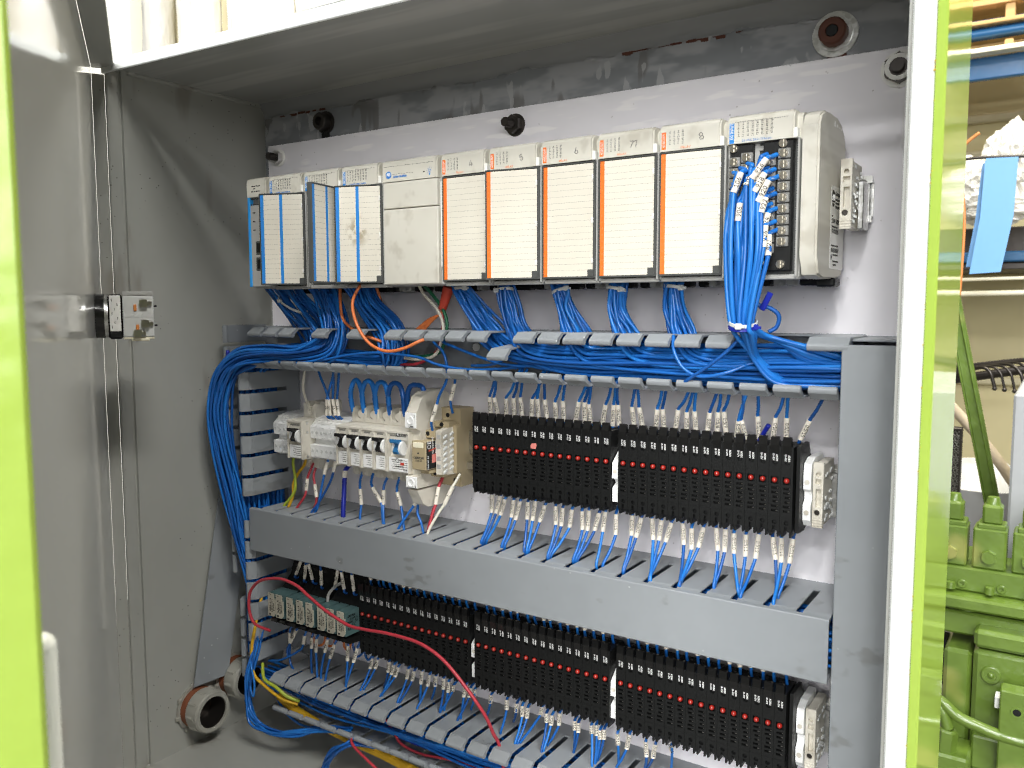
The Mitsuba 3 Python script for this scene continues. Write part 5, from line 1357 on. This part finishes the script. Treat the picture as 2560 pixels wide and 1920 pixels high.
for i in range(5):
    q = i / 4
    wire(k, 'wire', [(-.0340, -.050, -.1370), (-.0365, -.050, -.1425 - .001 * q), (-.0470 - .006 * q, -.050 + .002 * q, -.1500 + .001 * q), (-.0560 - .010 * q, -.050, -.1580), (-.064 - .014 * q, -.050, -.166)], .0012, 'm_orange_wire', 6, 6)
# single wires through the open duct
for lab, cp in (('blue wire running along the open duct and down beside the relay', [(-.20, -.074, -.1970), (-.1868, -.074, -.1945), (-.1410, -.074, -.1862), (-.1049, -.073, -.1825), (-.0704, -.072, -.1835), (-.0456, -.071, -.1860), (-.0240, -.068, -.1925), (.01, -.06, -.196), (.06, -.05, -.192)]),
                ('blue wire dropping from the open duct with a sleeve above the relay socket', [(-.0400, -.058, -.1680), (-.0373, -.060, -.1718), (-.0262, -.062, -.1791), (-.0216, -.062, -.1890), (-.0226, -.060, -.2067), (-.0315, -.060, -.2223), (-.0345, -.060, -.2300)]),
                ('blue wire slanting across the bare part of the open duct', [(-.03, -.055, -.1690), (-.0245, -.060, -.1715), (.0019, -.060, -.1796), (.0262, -.060, -.1862), (.050, -.058, -.1905), (.09, -.055, -.190)]),
                ('blue wire rising from the open duct floor to the hanging finger', [(.000, -.05, -.193), (.022, -.055, -.1915), (.040, -.060, -.1870), (.0530, -.062, -.1790), (.058, -.060, -.168)]),
                ('second blue wire rising to the hanging finger', [(.050, -.050, -.194), (.060, -.056, -.1880), (.072, -.058, -.1790), (.075, -.055, -.168)]),
                ('dark blue wire crossing the packed duct near the thick bundle', [(.2230, -.080, -.2000), (.2330, -.086, -.1930), (.2480, -.088, -.1830), (.2620, -.088, -.1720), (.2730, -.088, -.1610)]),
                ('blue wire sagging across the packed duct under the fingers', [(.2160, -.076, -.160), (.2200, -.084, -.1720), (.2290, -.086, -.1850), (.2430, -.086, -.1905), (.2620, -.084, -.1870), (.275, -.078, -.181)])):
    vwire(lab, 'm_blue_b' if 'dark' in lab else 'm_blue', cp, .0014)
sleeve_wire('blue wire with a white sleeve ending at the relay socket top', '34', (-.0349, -.060, -.2314), (-.0416, -.060, -.2486), [(-.0435, -.058, -.2540), (-.0450, -.054, -.2600)], [(-.0345, -.060, -.2300)])
sleeve_wire('short blue wire with white sleeve right above the relay socket', '35', (-.0208, -.050, -.2111), (-.0273, -.048, -.2281), [(-.0298, -.044, -.2347), (-.031, -.04, -.242)], [(-.0180, -.052, -.198), (-.0191, -.051, -.2060)])

# jumper loops over the breakers
for i, (x0, x1, zt_, m) in enumerate(((-.1634, -.1473, -.2144, 'm_blue_c'), (-.1470, -.1288, -.2143, 'm_blue_c'), (-.1286, -.1106, -.2149, 'm_blue_c'), (-.1100, -.0902, -.2150, 'm_navy'), (-.0840, -.0609, -.2155, 'm_navy'))):
    xm = (x0 + x1) / 2
    vwire(f'thick blue jumper loop over the breakers, {ORD[i]} from the left', 'm_blue_c' if i < 3 else 'm_blue_b', [(x0 + .001, -.038, -.262), (x0, -.044, -.244), (x0 - .0004, -.046, -.229), (x0 + .0035, -.046, -.2178), (xm, -.046, zt_), (x1 - .0035, -.046, -.2178), (x1 + .0002, -.046, -.229), (x1, -.044, -.244), (x1 - .001, -.038, -.262)], .0026, 'jumper_loop', n=10)
# wires round the left end of the upper row
for i, (a, b, h) in enumerate((((-.1935, -.052, -.2365), (-.1961, -.050, -.2545), [(-.1870, -.052, -.2200), (-.1828, -.052, -.2076), (-.181, -.05, -.19)]), ((-.1885, -.054, -.2362), (-.1891, -.052, -.2538), [(-.1950, -.054, -.2220), (-.2035, -.053, -.2070), (-.207, -.05, -.19)]),
                                ((-.1865, -.050, -.2360), (-.1832, -.050, -.2540), [(-.1850, -.050, -.2200), (-.1850, -.050, -.2070), (-.185, -.05, -.19)]), ((-.1815, -.0485, -.2362), (-.1790, -.049, -.2540), [(-.1800, -.048, -.2200), (-.1788, -.048, -.2070), (-.178, -.05, -.19)]))):
    sleeve_wire(f'blue wire into the white terminals between the breakers, {ORD[i]} of four', '3%d' % (i + 1), a, b, [np.array(b) + [0, .006, -.005], np.array(b) + [0, .014, -.009]], h[::-1], rs=.0019)
vwire('grey white wire dropping to the leftmost breaker', 'm_white_wire', [(-.2290, -.05, -.195), (-.2295, -.050, -.2081), (-.2345, -.048, -.2240), (-.2330, -.046, -.2387), (-.230, -.040, -.250)], .0016)
for i, (lab, m, cp) in enumerate((('green wire under the leftmost breaker', 'm_lime_wire', [(-.2530, -.046, -.303), (-.2515, -.050, -.3130), (-.2465, -.052, -.3300), (-.2480, -.053, -.3460), (-.2630, -.056, -.3640), (-.268, -.055, -.372)]), ('yellow wire under the leftmost breaker', 'm_yellow', [(-.2360, -.044, -.306), (-.2379, -.046, -.3143), (-.2468, -.048, -.3257), (-.2520, -.050, -.3370), (-.2510, -.052, -.3500), (-.2560, -.055, -.3640)]))):
    vwire(lab, m, cp, .0017)
sleeve_wire('red wire with a white sleeve under the leftmost breaker', '90', (-.2312, -.048, -.3290), (-.2314, -.050, -.3420), [(-.2330, -.052, -.3500), (-.2440, -.056, -.3659), (-.247, -.055, -.372)], [(-.2290, -.040, -.312), (-.2298, -.046, -.3224)], material='m_red_wire')
sleeve_wire('second red wire with a white sleeve under the leftmost breaker', '1', (-.2195, -.048, -.3340), (-.2150, -.050, -.3480), [(-.2148, -.052, -.3560), (-.2165, -.055, -.3640), (-.217, -.055, -.372)], [(-.2225, -.040, -.312), (-.2230, -.046, -.3240)], material='m_red_wire')
sleeve_wire('blue wire with a blank sleeve under the white terminals', '', (-.1968, -.050, -.3060), (-.2001, -.052, -.3200), [(-.2030, -.054, -.3360), (-.2051, -.058, -.3560), (-.212, -.06, -.366)], [(-.1955, -.044, -.298), (-.1960, -.048, -.302)])
sleeve_wire('second blue wire with a blank sleeve under the white terminals', '', (-.1848, -.050, -.3040), (-.1860, -.052, -.3160), [(-.1900, -.054, -.3280), (-.2019, -.058, -.3490), (-.2127, -.062, -.3640), (-.216, -.06, -.37)], [(-.1840, -.044, -.298), (-.1845, -.048, -.301)], material='m_blue_b')
sleeve_wire('thick dark blue wire with a white ferrule under the first breaker', '', (-.1703, -.050, -.3130), (-.1705, -.051, -.3205), [(-.1705, -.052, -.3350), (-.1686, -.056, -.3574), (-.168, -.056, -.370)], [(-.1700, -.044, -.308)], r=.0026, material='m_navy', rs=.0030)
for i, (s, a, b, hd, tl) in enumerate((('61', (-.1487, -.050, -.3306), (-.1463, -.051, -.3473), [(-.1520, -.042, -.314), (-.1513, -.047, -.3224)], [(-.1456, -.054, -.3586), (-.145, -.055, -.37)]), ('69', (-.1305, -.050, -.3270), (-.1180, -.051, -.3415), [(-.1370, -.042, -.314), (-.1353, -.047, -.3220)], [(-.1140, -.054, -.3520), (-.112, -.055, -.368)]),
                                     ('63', (-.1171, -.048, -.3283), (-.1156, -.050, -.3434), [(-.1165, -.040, -.314), (-.1169, -.046, -.3213)], [(-.1125, -.054, -.3527), (-.110, -.055, -.368)]), ('64', (-.0965, -.050, -.3280), (-.0905, -.051, -.3415), [(-.0995, -.042, -.314), (-.0990, -.047, -.3220)], [(-.0840, -.056, -.3543), (-.080, -.058, -.37)]),
                                     ('65', (-.0660, -.050, -.3300), (-.0720, -.052, -.3380), [(-.0580, -.040, -.316), (-.0610, -.046, -.3230)], [(-.0770, -.056, -.3470), (-.0837, -.062, -.3600), (-.087, -.063, -.37)]), ('67', (-.0740, -.047, -.3300), (-.0700, -.049, -.3380), [(-.079, -.04, -.316), (-.077, -.045, -.3230)], [(-.0660, -.054, -.3460), (-.0600, -.056, -.3540), (-.057, -.056, -.365)]))):
    sleeve_wire(f'sleeved blue wire under the breakers, {ORD[i]} of six', s, a, b, tl, hd, rs=.0021)
sleeve_wire('red wire with a long white sleeve under the relay socket', '4', (-.0448, -.046, -.3170), (-.0458, -.050, -.3344), [(-.0470, -.053, -.3420), (-.0490, -.058, -.3590), (-.050, -.058, -.37)], [(-.0440, -.036, -.302), (-.0439, -.042, -.3103)], material='m_red_wire', r=.0017)
sleeve_wire('white wire with a white sleeve under the relay socket', '1', (-.0291, -.044, -.3160), (-.0359, -.048, -.3331), [(-.0400, -.052, -.3410), (-.0470, -.060, -.3590), (-.049, -.060, -.37)], [(-.0270, -.034, -.304), (-.0280, -.040, -.3110)], material='m_white_wire', r=.0015)

# wires under the small relays
for i, (s, a, b, hd, tl, m) in enumerate((('', (-.2580, -.056, -.5110), (-.2585, -.056, -.5240), [(-.2575, -.050, -.5000), (-.258, -.054, -.5060)], [(-.2587, -.056, -.5300), (-.2565, -.058, -.5450), (-.2480, -.060, -.5530), (-.245, -.06, -.56)], 'm_blue_b'), ('D2', (-.2470, -.056, -.5060), (-.2552, -.058, -.5218), [(-.2440, -.050, -.4960)], [(-.2580, -.060, -.5300), (-.258, -.06, -.54)], 'm_blue_b'),
                                       ('', (-.2333, -.056, -.5093), (-.2346, -.057, -.5190), [(-.2320, -.050, -.4980)], [(-.2392, -.059, -.5270), (-.2658, -.062, -.5430), (-.2884, -.062, -.5499)], 'm_blue'), ('D4', (-.2238, -.054, -.5100), (-.2238, -.055, -.5225), [(-.223, -.048, -.500)], [(-.2237, -.056, -.5377), (-.223, -.056, -.552)], 'm_blue_b'),
                                       ('D0', (-.2122, -.058, -.5075), (-.2134, -.058, -.5231), [(-.2115, -.050, -.4980)], [(-.2130, -.058, -.5330), (-.2104, -.060, -.5470), (-.210, -.06, -.556)], 'm_blue'), ('A1', (-.1968, -.056, -.5053), (-.2004, -.057, -.5209), [(-.196, -.05, -.496)], [(-.2040, -.058, -.5350), (-.2042, -.060, -.5470), (-.204, -.06, -.556)], 'm_blue'),
                                       ('0:740', (-.1838, -.058, -.5074), (-.1904, -.059, -.5246), [(-.182, -.05, -.497)], [(-.1940, -.060, -.5380), (-.1959, -.062, -.5530), (-.196, -.062, -.560)], 'm_blue'), ('0:741', (-.1654, -.056, -.5057), (-.1658, -.057, -.5226), [(-.165, -.05, -.496)], [(-.1662, -.058, -.5380), (-.1662, -.060, -.5510), (-.166, -.06, -.558)], 'm_blue'),
                                       ('0:742', (-.1513, -.056, -.5050), (-.1567, -.057, -.5219), [(-.150, -.05, -.496)], [(-.1620, -.058, -.5360), (-.1661, -.060, -.5500), (-.167, -.06, -.557)], 'm_blue'))):
    sleeve_wire(f'blue wire under the small relays, {ORD[i]} from the left', s, a, b, tl, hd, material=m, rs=.0020)
for i, cp in enumerate(([(-.2270, -.050, -.5000), (-.2248, -.052, -.5076), (-.2209, -.052, -.5159), (-.2147, -.052, -.5183), (-.2063, -.052, -.5126), (-.2050, -.050, -.5020)], [(-.2061, -.050, -.5020), (-.2055, -.051, -.5090), (-.2010, -.051, -.5155), (-.1930, -.051, -.5125), (-.1900, -.05, -.503)], [(-.178, -.050, -.503), (-.176, -.051, -.511), (-.170, -.051, -.5135), (-.166, -.05, -.503)])):
    vwire(f'orange red jumper loop under the small relays, {ORD[i]} from the left', 'm_orange_wire', cp, .0013, 'jumper_loop')
for i, cp in enumerate(([(-.1670, -.046, -.4980), (-.1659, -.048, -.5060), (-.1604, -.049, -.5185), (-.1540, -.049, -.5165), (-.1490, -.048, -.5100)], [(-.1485, -.046, -.5050), (-.1480, -.048, -.5130), (-.1430, -.049, -.5190), (-.1380, -.048, -.5140), (-.1365, -.046, -.505)])):
    vwire(f'small blue jumper loop at the left end of the lower fuse row, {ORD[i]}', 'm_blue_b', cp, .0012, 'jumper_loop')
vwire('cut end of a dark wire sticking up over the upper fuse row', 'm_navy', [(.2745, -.042, -.2500), (.2770, -.045, -.2420), (.2815, -.048, -.2345), (.2850, -.050, -.2290)], .0019)

# ------------------------------------------------------------------ behind the cabinet: racks and stock on the right
wl_ = thing('workshop_wall', 'mustard sheet metal workshop wall with pale ribs behind the racks', 'wall')
part(wl_, 'sheet', M().box(-5.0, 3.0, 3.00, 3.05, -1.3, 2.6), 'm_wall')
for z in (.563, .430, .300, .033, -.42, -.90):
    part(wl_, 'rib', M().box(-5.0, 3.0, 2.960, 3.0, z - .016, z + .016, .006), 'm_khaki')
rack = thing('pallet_rack', 'blue steel pallet rack with bright round beams behind the cabinet', 'rack')
part(rack, 'beam', M().box(-1.2, 1.6, 2.44, 2.47, .585, .655, .004), 'm_rack_blue')
part(rack, 'beam', M().box(-1.2, 1.6, 2.40, 2.44, .705, .760, .004).cyl([-1.2, 2.385, .712], [1.6, 2.385, .712], .013, 20), 'm_rack_blue', 30)
part(rack, 'beam', M().box(-1.2, 1.6, 2.40, 2.44, .003, .036, .004), 'm_rack_blue')
part(rack, 'post', M().box(1.50, 1.58, 2.40, 2.48, -1.3, 1.6, .004), 'm_rack_blue')
part(rack, 'post', M().box(-1.2, -1.12, 2.40, 2.48, -1.3, 1.6, .004), 'm_rack_blue')
for n_, (z0, lab) in enumerate(((.742, 'wooden pallet on the blue rack at the top right'), (.655, 'wooden pallet slats between the blue rack beams'))):
    k = thing('wooden_pallet', lab, 'pallet')
    if n_ == 0:
        for i in range(2):
            part(k, 'deck_board', M().box(-.30, .62, 2.36, 2.40, z0 + .012 - .020 + i * .0560, z0 + .004 + i * .0560, .002), 'm_wood')
        part(k, 'deck_board', M().box(-.30, .62, 2.40, 2.9, z0 + .066, z0 + .078, .002), 'm_wood')
        for x in (-.05, .285, .60):
            part(k, 'block', M().box(x - .013, x + .013, 2.37, 2.43, z0 + .004, z0 + .048, .002), 'm_wood')
        part(k, 'top_load', M().box(-.30, .62, 2.42, 2.9, z0 + .080, z0 + .32, .01), 'm_wood')
    else:
        part(k, 'deck_board', M().box(-.30, .62, 2.37, 2.42, z0 - .003, z0 + .012, .002), 'm_cream')
        part(k, 'deck_board', M().box(-.30, .62, 2.44, 2.52, z0 + .026, z0 + .040, .002), 'm_wood')
        for x in (.02, .285, .55):
            part(k, 'block', M().box(x - .012, x + .012, 2.38, 2.44, z0 + .002, z0 + .030, .002), 'm_wood')
rb = np.random.default_rng(3)


def lumpy_bag(lab, c, r, seed):
    s = trimesh.creation.icosphere(subdivisions=4)
    v = np.array(s.vertices)
    n1 = meshkit.fbm(v * 1.7 + seed, 3) - .5
    n2 = np.abs(meshkit.fbm(v * 3.3 + seed * 2, 3) - .5)
    v = v * (1 + .55 * n1 - .8 * n2)[:, None] * np.array(r) + np.array(c)
    single('plastic_bag', lab, 'plastic bag', trimesh.Trimesh(v, s.faces, process=False), 'm_bag', smooth=22)


lumpy_bag('crumpled clear plastic bag standing highest behind the blue strap', (.315, 2.25, .275), (.085, .09, .135), 2.0)
lumpy_bag('crumpled pale plastic bag beside the orange wire, left of the blue strap', (.205, 2.22, .225), (.070, .08, .085), 5.0)
lumpy_bag('white plastic bag low behind the blue strap', (.270, 2.24, .155), (.13, .08, .055), 9.0)
lumpy_bag('pale plastic bag right of the blue strap', (.43, 2.24, .19), (.075, .08, .09), 12.0)
single('hanging_strap', 'wide light blue plastic strap hanging over a rod among the bags', 'strap',
       M().prism(Polygon([(.2810, .2330), (.3540, .2290), (.3500, .09), (.3280, -.050), (.2570, -.054), (.2760, .09)]), 'y', 1.796, 1.799).prism(Polygon([(.2830, .2330), (.3540, .2290), (.3540, .2360), (.2830, .2390)]), 'y', 1.796, 1.840).prism(Polygon([(.2720, .2330), (.3430, .2290), (.3370, .09), (.318, -.030), (.2450, -.034), (.2620, .09)]), 'y', 1.836, 1.840), 'm_strap')
single('rack_rod', 'dark bent rod carrying the blue strap', 'rod', M().tube(catmull([(.10, 1.818, .235), (.203, 1.818, .2400), (.2635, 1.818, .2455), (.42, 1.818, .236), (.7, 1.818, .22)], 5), .004, 8), 'm_dark_steel', True)
vwire('orange copper wire curling up among the plastic bags', 'm_copper', [(.2822, 1.6, .2701), (.2585, 1.6, .2516), (.2429, 1.6, .2320), (.2400, 1.6, .205), (.2414, 1.6, .1833), (.2507, 1.6, .1412), (.2570, 1.6, .0900), (.2589, 1.6, .0300), (.2560, 1.6, -.0934), (.250, 1.6, -.2)], .0038, 'copper_wire')
single('storage_shelf', 'cluttered dark shelf with pale stock below the plastic bags', 'shelf', M().box(-.4, 1.2, 2.42, 2.9, -.02, .0, .002).box(-.4, 1.2, 2.50, 2.9, .0, .12, .004), 'm_dark_steel')
for i, (x, z, r) in enumerate(((.30, -.10, .018), (.36, -.055, .012))):
    single('pipe', ['pale grey pipe lying under the blue shelf beam', 'thin cream pipe above the steel hooks'][i], 'pipe', M().cyl([x - .5, 2.3, z - .004], [x + .5, 2.3, z + .01], r * .45, 14), 'm_cream', 30)
k = thing('hook_rack', 'wall rack of dark bent steel hooks right of the green post', 'hooks')
for i in range(7):
    q = i * .022
    part(k, 'hook', M().tube(catmull([(.20, 1.86, -.345 + .3 * q), (.262 + q, 1.80, -.305 + .25 * q), (.300 + q, 1.76, -.294 + .1 * q), (.318 + q, 1.75, -.304), (.325 + q, 1.75, -.325), (.330 + q, 1.75, -.344 - .1 * q)], 6), .0034 + .0012 * (i % 3 == 0), 7).ball([.330 + q, 1.75, -.346 - .1 * q], .0058, 6), 'm_dark_steel', True)
part(k, 'bar', M().cyl([.15, 1.87, -.352], [.62, 1.87, -.255], .012, 12), 'm_dark_steel', 30)
single('canvas_hose', 'tan canvas hose slanting down behind the green post', 'hose', M().tube(catmull([(.20, 1.6, -.330), (.2585, 1.6, -.392), (.336, 1.6, -.482), (.398, 1.6, -.573), (.47, 1.6, -.70)], 6), .0125, 14), 'm_canvas', True)
k = thing('mesh_guard', 'perforated steel mesh guard standing beside the green machine', 'guard')
g = M()
for i in range(14):
    for j in range(5):
        x, z = .2480 + j * .0072 + .0036 * (i % 2), -.428 - i * .0125
        for s_ in (-1, 1):
            g.tube([(x, 1.5, z), (x + .0036 * s_, 1.499, z - .0062), (x + .0036 * s_, 1.5, z - .0080), (x, 1.5, z - .0125)], .0008, 4)
part(k, 'mesh', g, 'm_zinc', stuff=True)
part(k, 'frame', M().box(.2790, .2840, 1.496, 1.506, -.62, -.4215, .001).box(.240, .284, 1.496, 1.506, -.4265, -.4205, .001).box(.24, .284, 1.515, 1.520, -.62, -.42), 'm_dark_steel')
k = thing('round_tank', 'grey painted drum low behind the green post', 'drum')
part(k, 'drum', M().cyl([.30, 1.9, -.90], [.30, 1.9, -.62], .13, 36), 'm_grey_board', 30)
part(k, 'lid', M().cyl([.30, 1.9, -.62], [.30, 1.9, -.56], .125, 36, .06), 'm_white_plastic', 30)
k = thing('slanted_post', 'green painted steel brace leaning across the gap beside the cabinet', 'post')
vv = np.array([[.262, 1.4, -.12], [.3565, 1.4, -.563]])
dirv = (vv[1] - vv[0]) / np.linalg.norm(vv[1] - vv[0])
bt = np.eye(4)
bt[:3, 2], bt[:3, 1] = -dirv, Y
bt[:3, 0] = np.cross(bt[:3, 1], bt[:3, 2])
bt[:3, 3] = vv[0]
part(k, 'web', M().box(-.0125, .0145, 0, .012, -.50, .06, .0015, bt), 'm_machine')
part(k, 'flange', M().box(-.0150, -.0120, -.016, .020, -.50, .06, .001, bt), 'm_machine')
part(k, 'flange', M().box(.0060, .0080, -.006, .006, -.50, .06, .001, bt), 'm_machine')
single('grey_cabinet', 'light grey cabinet at the right edge behind the machine', 'cabinet', M().box(.404, .80, 1.0, 1.5, -1.3, -.290, .004), 'm_grey_board')

# ------------------------------------------------------------------ the green hydraulic machine
hm_ = thing('hydraulic_machine', 'glossy green hydraulic manifold with valve blocks and hex plugs, lower right', 'machine')
for i, x in enumerate((.3005, .3590, .4175, .476)):
    part(hm_, 'valve_block', M().box(x, x + .0500, .90, .955, -.5815, -.5120, .0030), 'm_machine')
    part(hm_, 'valve_head', M().box(x + .012, x + .0420, .905, .940, -.5050, -.4720, .004).cyl([x + .027, .922, -.474], [x + .027, .922, -.4600], .0130, 12, .009), 'm_machine', 30)
    part(hm_, 'valve_flange', M().box(x + .0060, x + .0480, .902, .945, -.5130, -.5040, .002), 'm_machine')
    part(hm_, 'hex_plug', M().cyl([x + .0252, .9002, -.5590], [x + .0252, .8920, -.5590], .0120, 6).cyl([x + .0252, .892, -.5590], [x + .0252, .8905, -.5590], .0105, 20), 'm_machine', 30)
    part(hm_, 'bolt_head', M().ring([x + .0460, .898, -.6100], -Y, [(0, .0072), (.006, .0072), (.0068, .0062), (.0068, .0035), (.003, .0035), (.003, .0001), (0, .0001)], 20), 'm_machine', 30)
    part(hm_, 'cap_screw', M().cyl([x + .0295, .885, -.6180], [x + .0295, .885, -.6070], .0078, 16, .0066), 'm_machine', 30)
part(hm_, 'manifold', M().box(.290, .62, .895, 1.05, -.6230, -.5820, .0030), 'm_machine')
part(hm_, 'ledge', M().box(.290, .62, .860, 1.05, -.6460, -.6240, .0040), 'm_machine')
part(hm_, 'port_boss', M().cyl([.356, .90, -.6460], [.356, .90, -.6560], .0140, 24), 'm_machine', 30)
part(hm_, 'base_plate', M().box(.290, .62, .880, 1.1, -.6950, -.6550, .0040), 'm_machine')
part(hm_, 'cross_plate', M().box(.3715, .62, .845, .95, -.7000, -.6700, .006), 'm_machine')
part(hm_, 'front_block', M().box(.3270, .3690, .860, .96, -.90, -.7150, .006), 'm_machine')
part(hm_, 'front_block', M().box(.3715, .62, .850, .96, -1.0, -.7050, .007), 'm_machine')
part(hm_, 'washer', M().ring([.3985, .850, -.7430], -Y, [(0, .0145), (.004, .0145), (.005, .0130), (.005, .0085), (.0035, .0080), (.0035, .0001), (0, .0001)], 28).ball([.3985, .848, -.7430], .0055, 10), 'm_machine', 30)
part(hm_, 'bracket', M().box(.4150, .62, .795, .83, -.90, -.7430, .002), 'm_machine')
part(hm_, 'eye', M().ring([.4390, .795, -.7740], -Y, [(0, .0085), (.002, .0085), (.002, .0058), (0, .0058)], 24), 'm_machine', 30)
part(hm_, 'eye_hole', M().cyl([.4390, .7938, -.7740], [.4390, .797, -.7740], .0058, 20), 'm_black', 30)
part(hm_, 'side_slot', M().box(.310, .3265, .905, .95, -.80, -.7200, 0), 'm_black')
part(hm_, 'lower_block', M().box(.3000, .3770, .780, .86, -1.0, -.8660, .004), 'm_machine')
part(hm_, 'lower_bar', M().box(.3760, .62, .83, .96, -.90, -.8440, .003), 'm_machine')
part(hm_, 'pin', M().box(.4070, .4140, .815, .84, -.783, -.764, .001), 'm_white_plastic')
k = thing('hydraulic_hose', 'green painted hydraulic hose bending over a hex fitting on the machine', 'hose')
g = catmull([(.3440, .80, -.8300), (.3380, .80, -.8100), (.3300, .80, -.7960), (.3230, .802, -.7870), (.3290, .803, -.7860), (.3420, .800, -.7930), (.3560, .80, -.8040), (.3764, .80, -.8110), (.4134, .80, -.8190), (.4499, .80, -.8215), (.52, .80, -.822)], 8)
part(k, 'hose', M().tube(g, .0092, 14), 'm_machine', True)
part(k, 'fitting', M().cyl([.3440, .80, -.8320], [.3420, .80, -.8660], .0155, 6).cyl([.3440, .80, -.8320], [.3442, .80, -.8290], .0140, 20, .0110), 'm_machine', 30)
part(k, 'collar', M().cyl([.3420, .80, -.8660], [.3418, .80, -.8730], .0125, 20), 'm_machine', 30)

# ------------------------------------------------------------------ wrapped boards standing behind the cabinet, upper left
specs = [(-2.90, -2.52, 'm_film', .00, 'rounded'), (-2.52, -2.36, 'm_cream', .02, 'board'), (-2.36, -2.25, 'm_bag', -.03, 'rounded'), (-2.25, -2.175, 'm_khaki', .03, 'board'), (-2.175, -1.99, 'm_film', -.02, 'rounded'), (-1.99, -1.925, 'm_khaki', .02, 'board'),
         (-1.925, -1.83, 'm_film', .00, 'rounded'), (-1.83, -1.62, 'm_film', -.03, 'rounded'), (-1.62, -1.40, 'm_film', .01, 'rounded'), (-1.40, -1.20, 'm_film', -.02, 'rounded'), (-1.20, -.90, 'm_film', .0, 'rounded')]
LABS = ['film wrapped cream roll at the far left above the cabinet', 'plain cream board beside the leftmost wrapped roll', 'crinkled clear plastic sleeve between the cream and olive boards', 'narrow olive board edge right of the crinkled sleeve', 'white film wrapped roll between the two olive board edges', 'second narrow olive board edge',
        'slim white wrapped roll right of the second olive edge', 'broad white wrapped roll, third from the right above the lip', 'wrapped roll second from the right above the white lip', 'wrapped roll at the right where the lip leaves the picture', 'last wrapped roll behind the cabinet top']
for (x0, x1, m, dy, kind), lab in zip(specs, LABS):
    w_, c_ = (x1 - x0) / 2, (x0 + x1) / 2
    if kind == 'board':
        mm = M().box(x0, x1, 1.22 + dy, 1.27 + dy, -1.3, 1.75, .004)
        single('stacked_board', lab, 'board', mm, m)
    else:
        n_ = 40
        zz = np.linspace(-1.3, 1.75, 44)
        th = np.linspace(0, 2 * np.pi, n_, endpoint=False)
        pts = np.stack([np.stack([c_ + w_ * np.cos(th), 1.25 + dy + .06 * np.sin(th), np.full(n_, z)], 1) for z in zz])
        nz = meshkit.fbm(pts * [14, 14, 3.0] + x0 * 7, 4) - .5
        crease = np.abs(meshkit.fbm(pts * [30, 30, 2.0] + x0 * 11, 3) - .5)
        pts[..., 1] += .030 * nz - .05 * crease * (rb.random() + .5)
        pts[..., 0] += .012 * nz
        v = pts.reshape(-1, 3)
        i, j = np.meshgrid(np.arange(len(zz) - 1), np.arange(n_), indexing='ij')
        A_, B_, C_, D_ = i * n_ + j, i * n_ + (j + 1) % n_, (i + 1) * n_ + (j + 1) % n_, (i + 1) * n_ + j
        f = np.vstack([np.stack([A_, B_, C_], -1).reshape(-1, 3), np.stack([A_, C_, D_], -1).reshape(-1, 3)])
        single('wrapped_roll', lab, 'wrapped roll', trimesh.Trimesh(v, f, process=False), m, smooth=True)
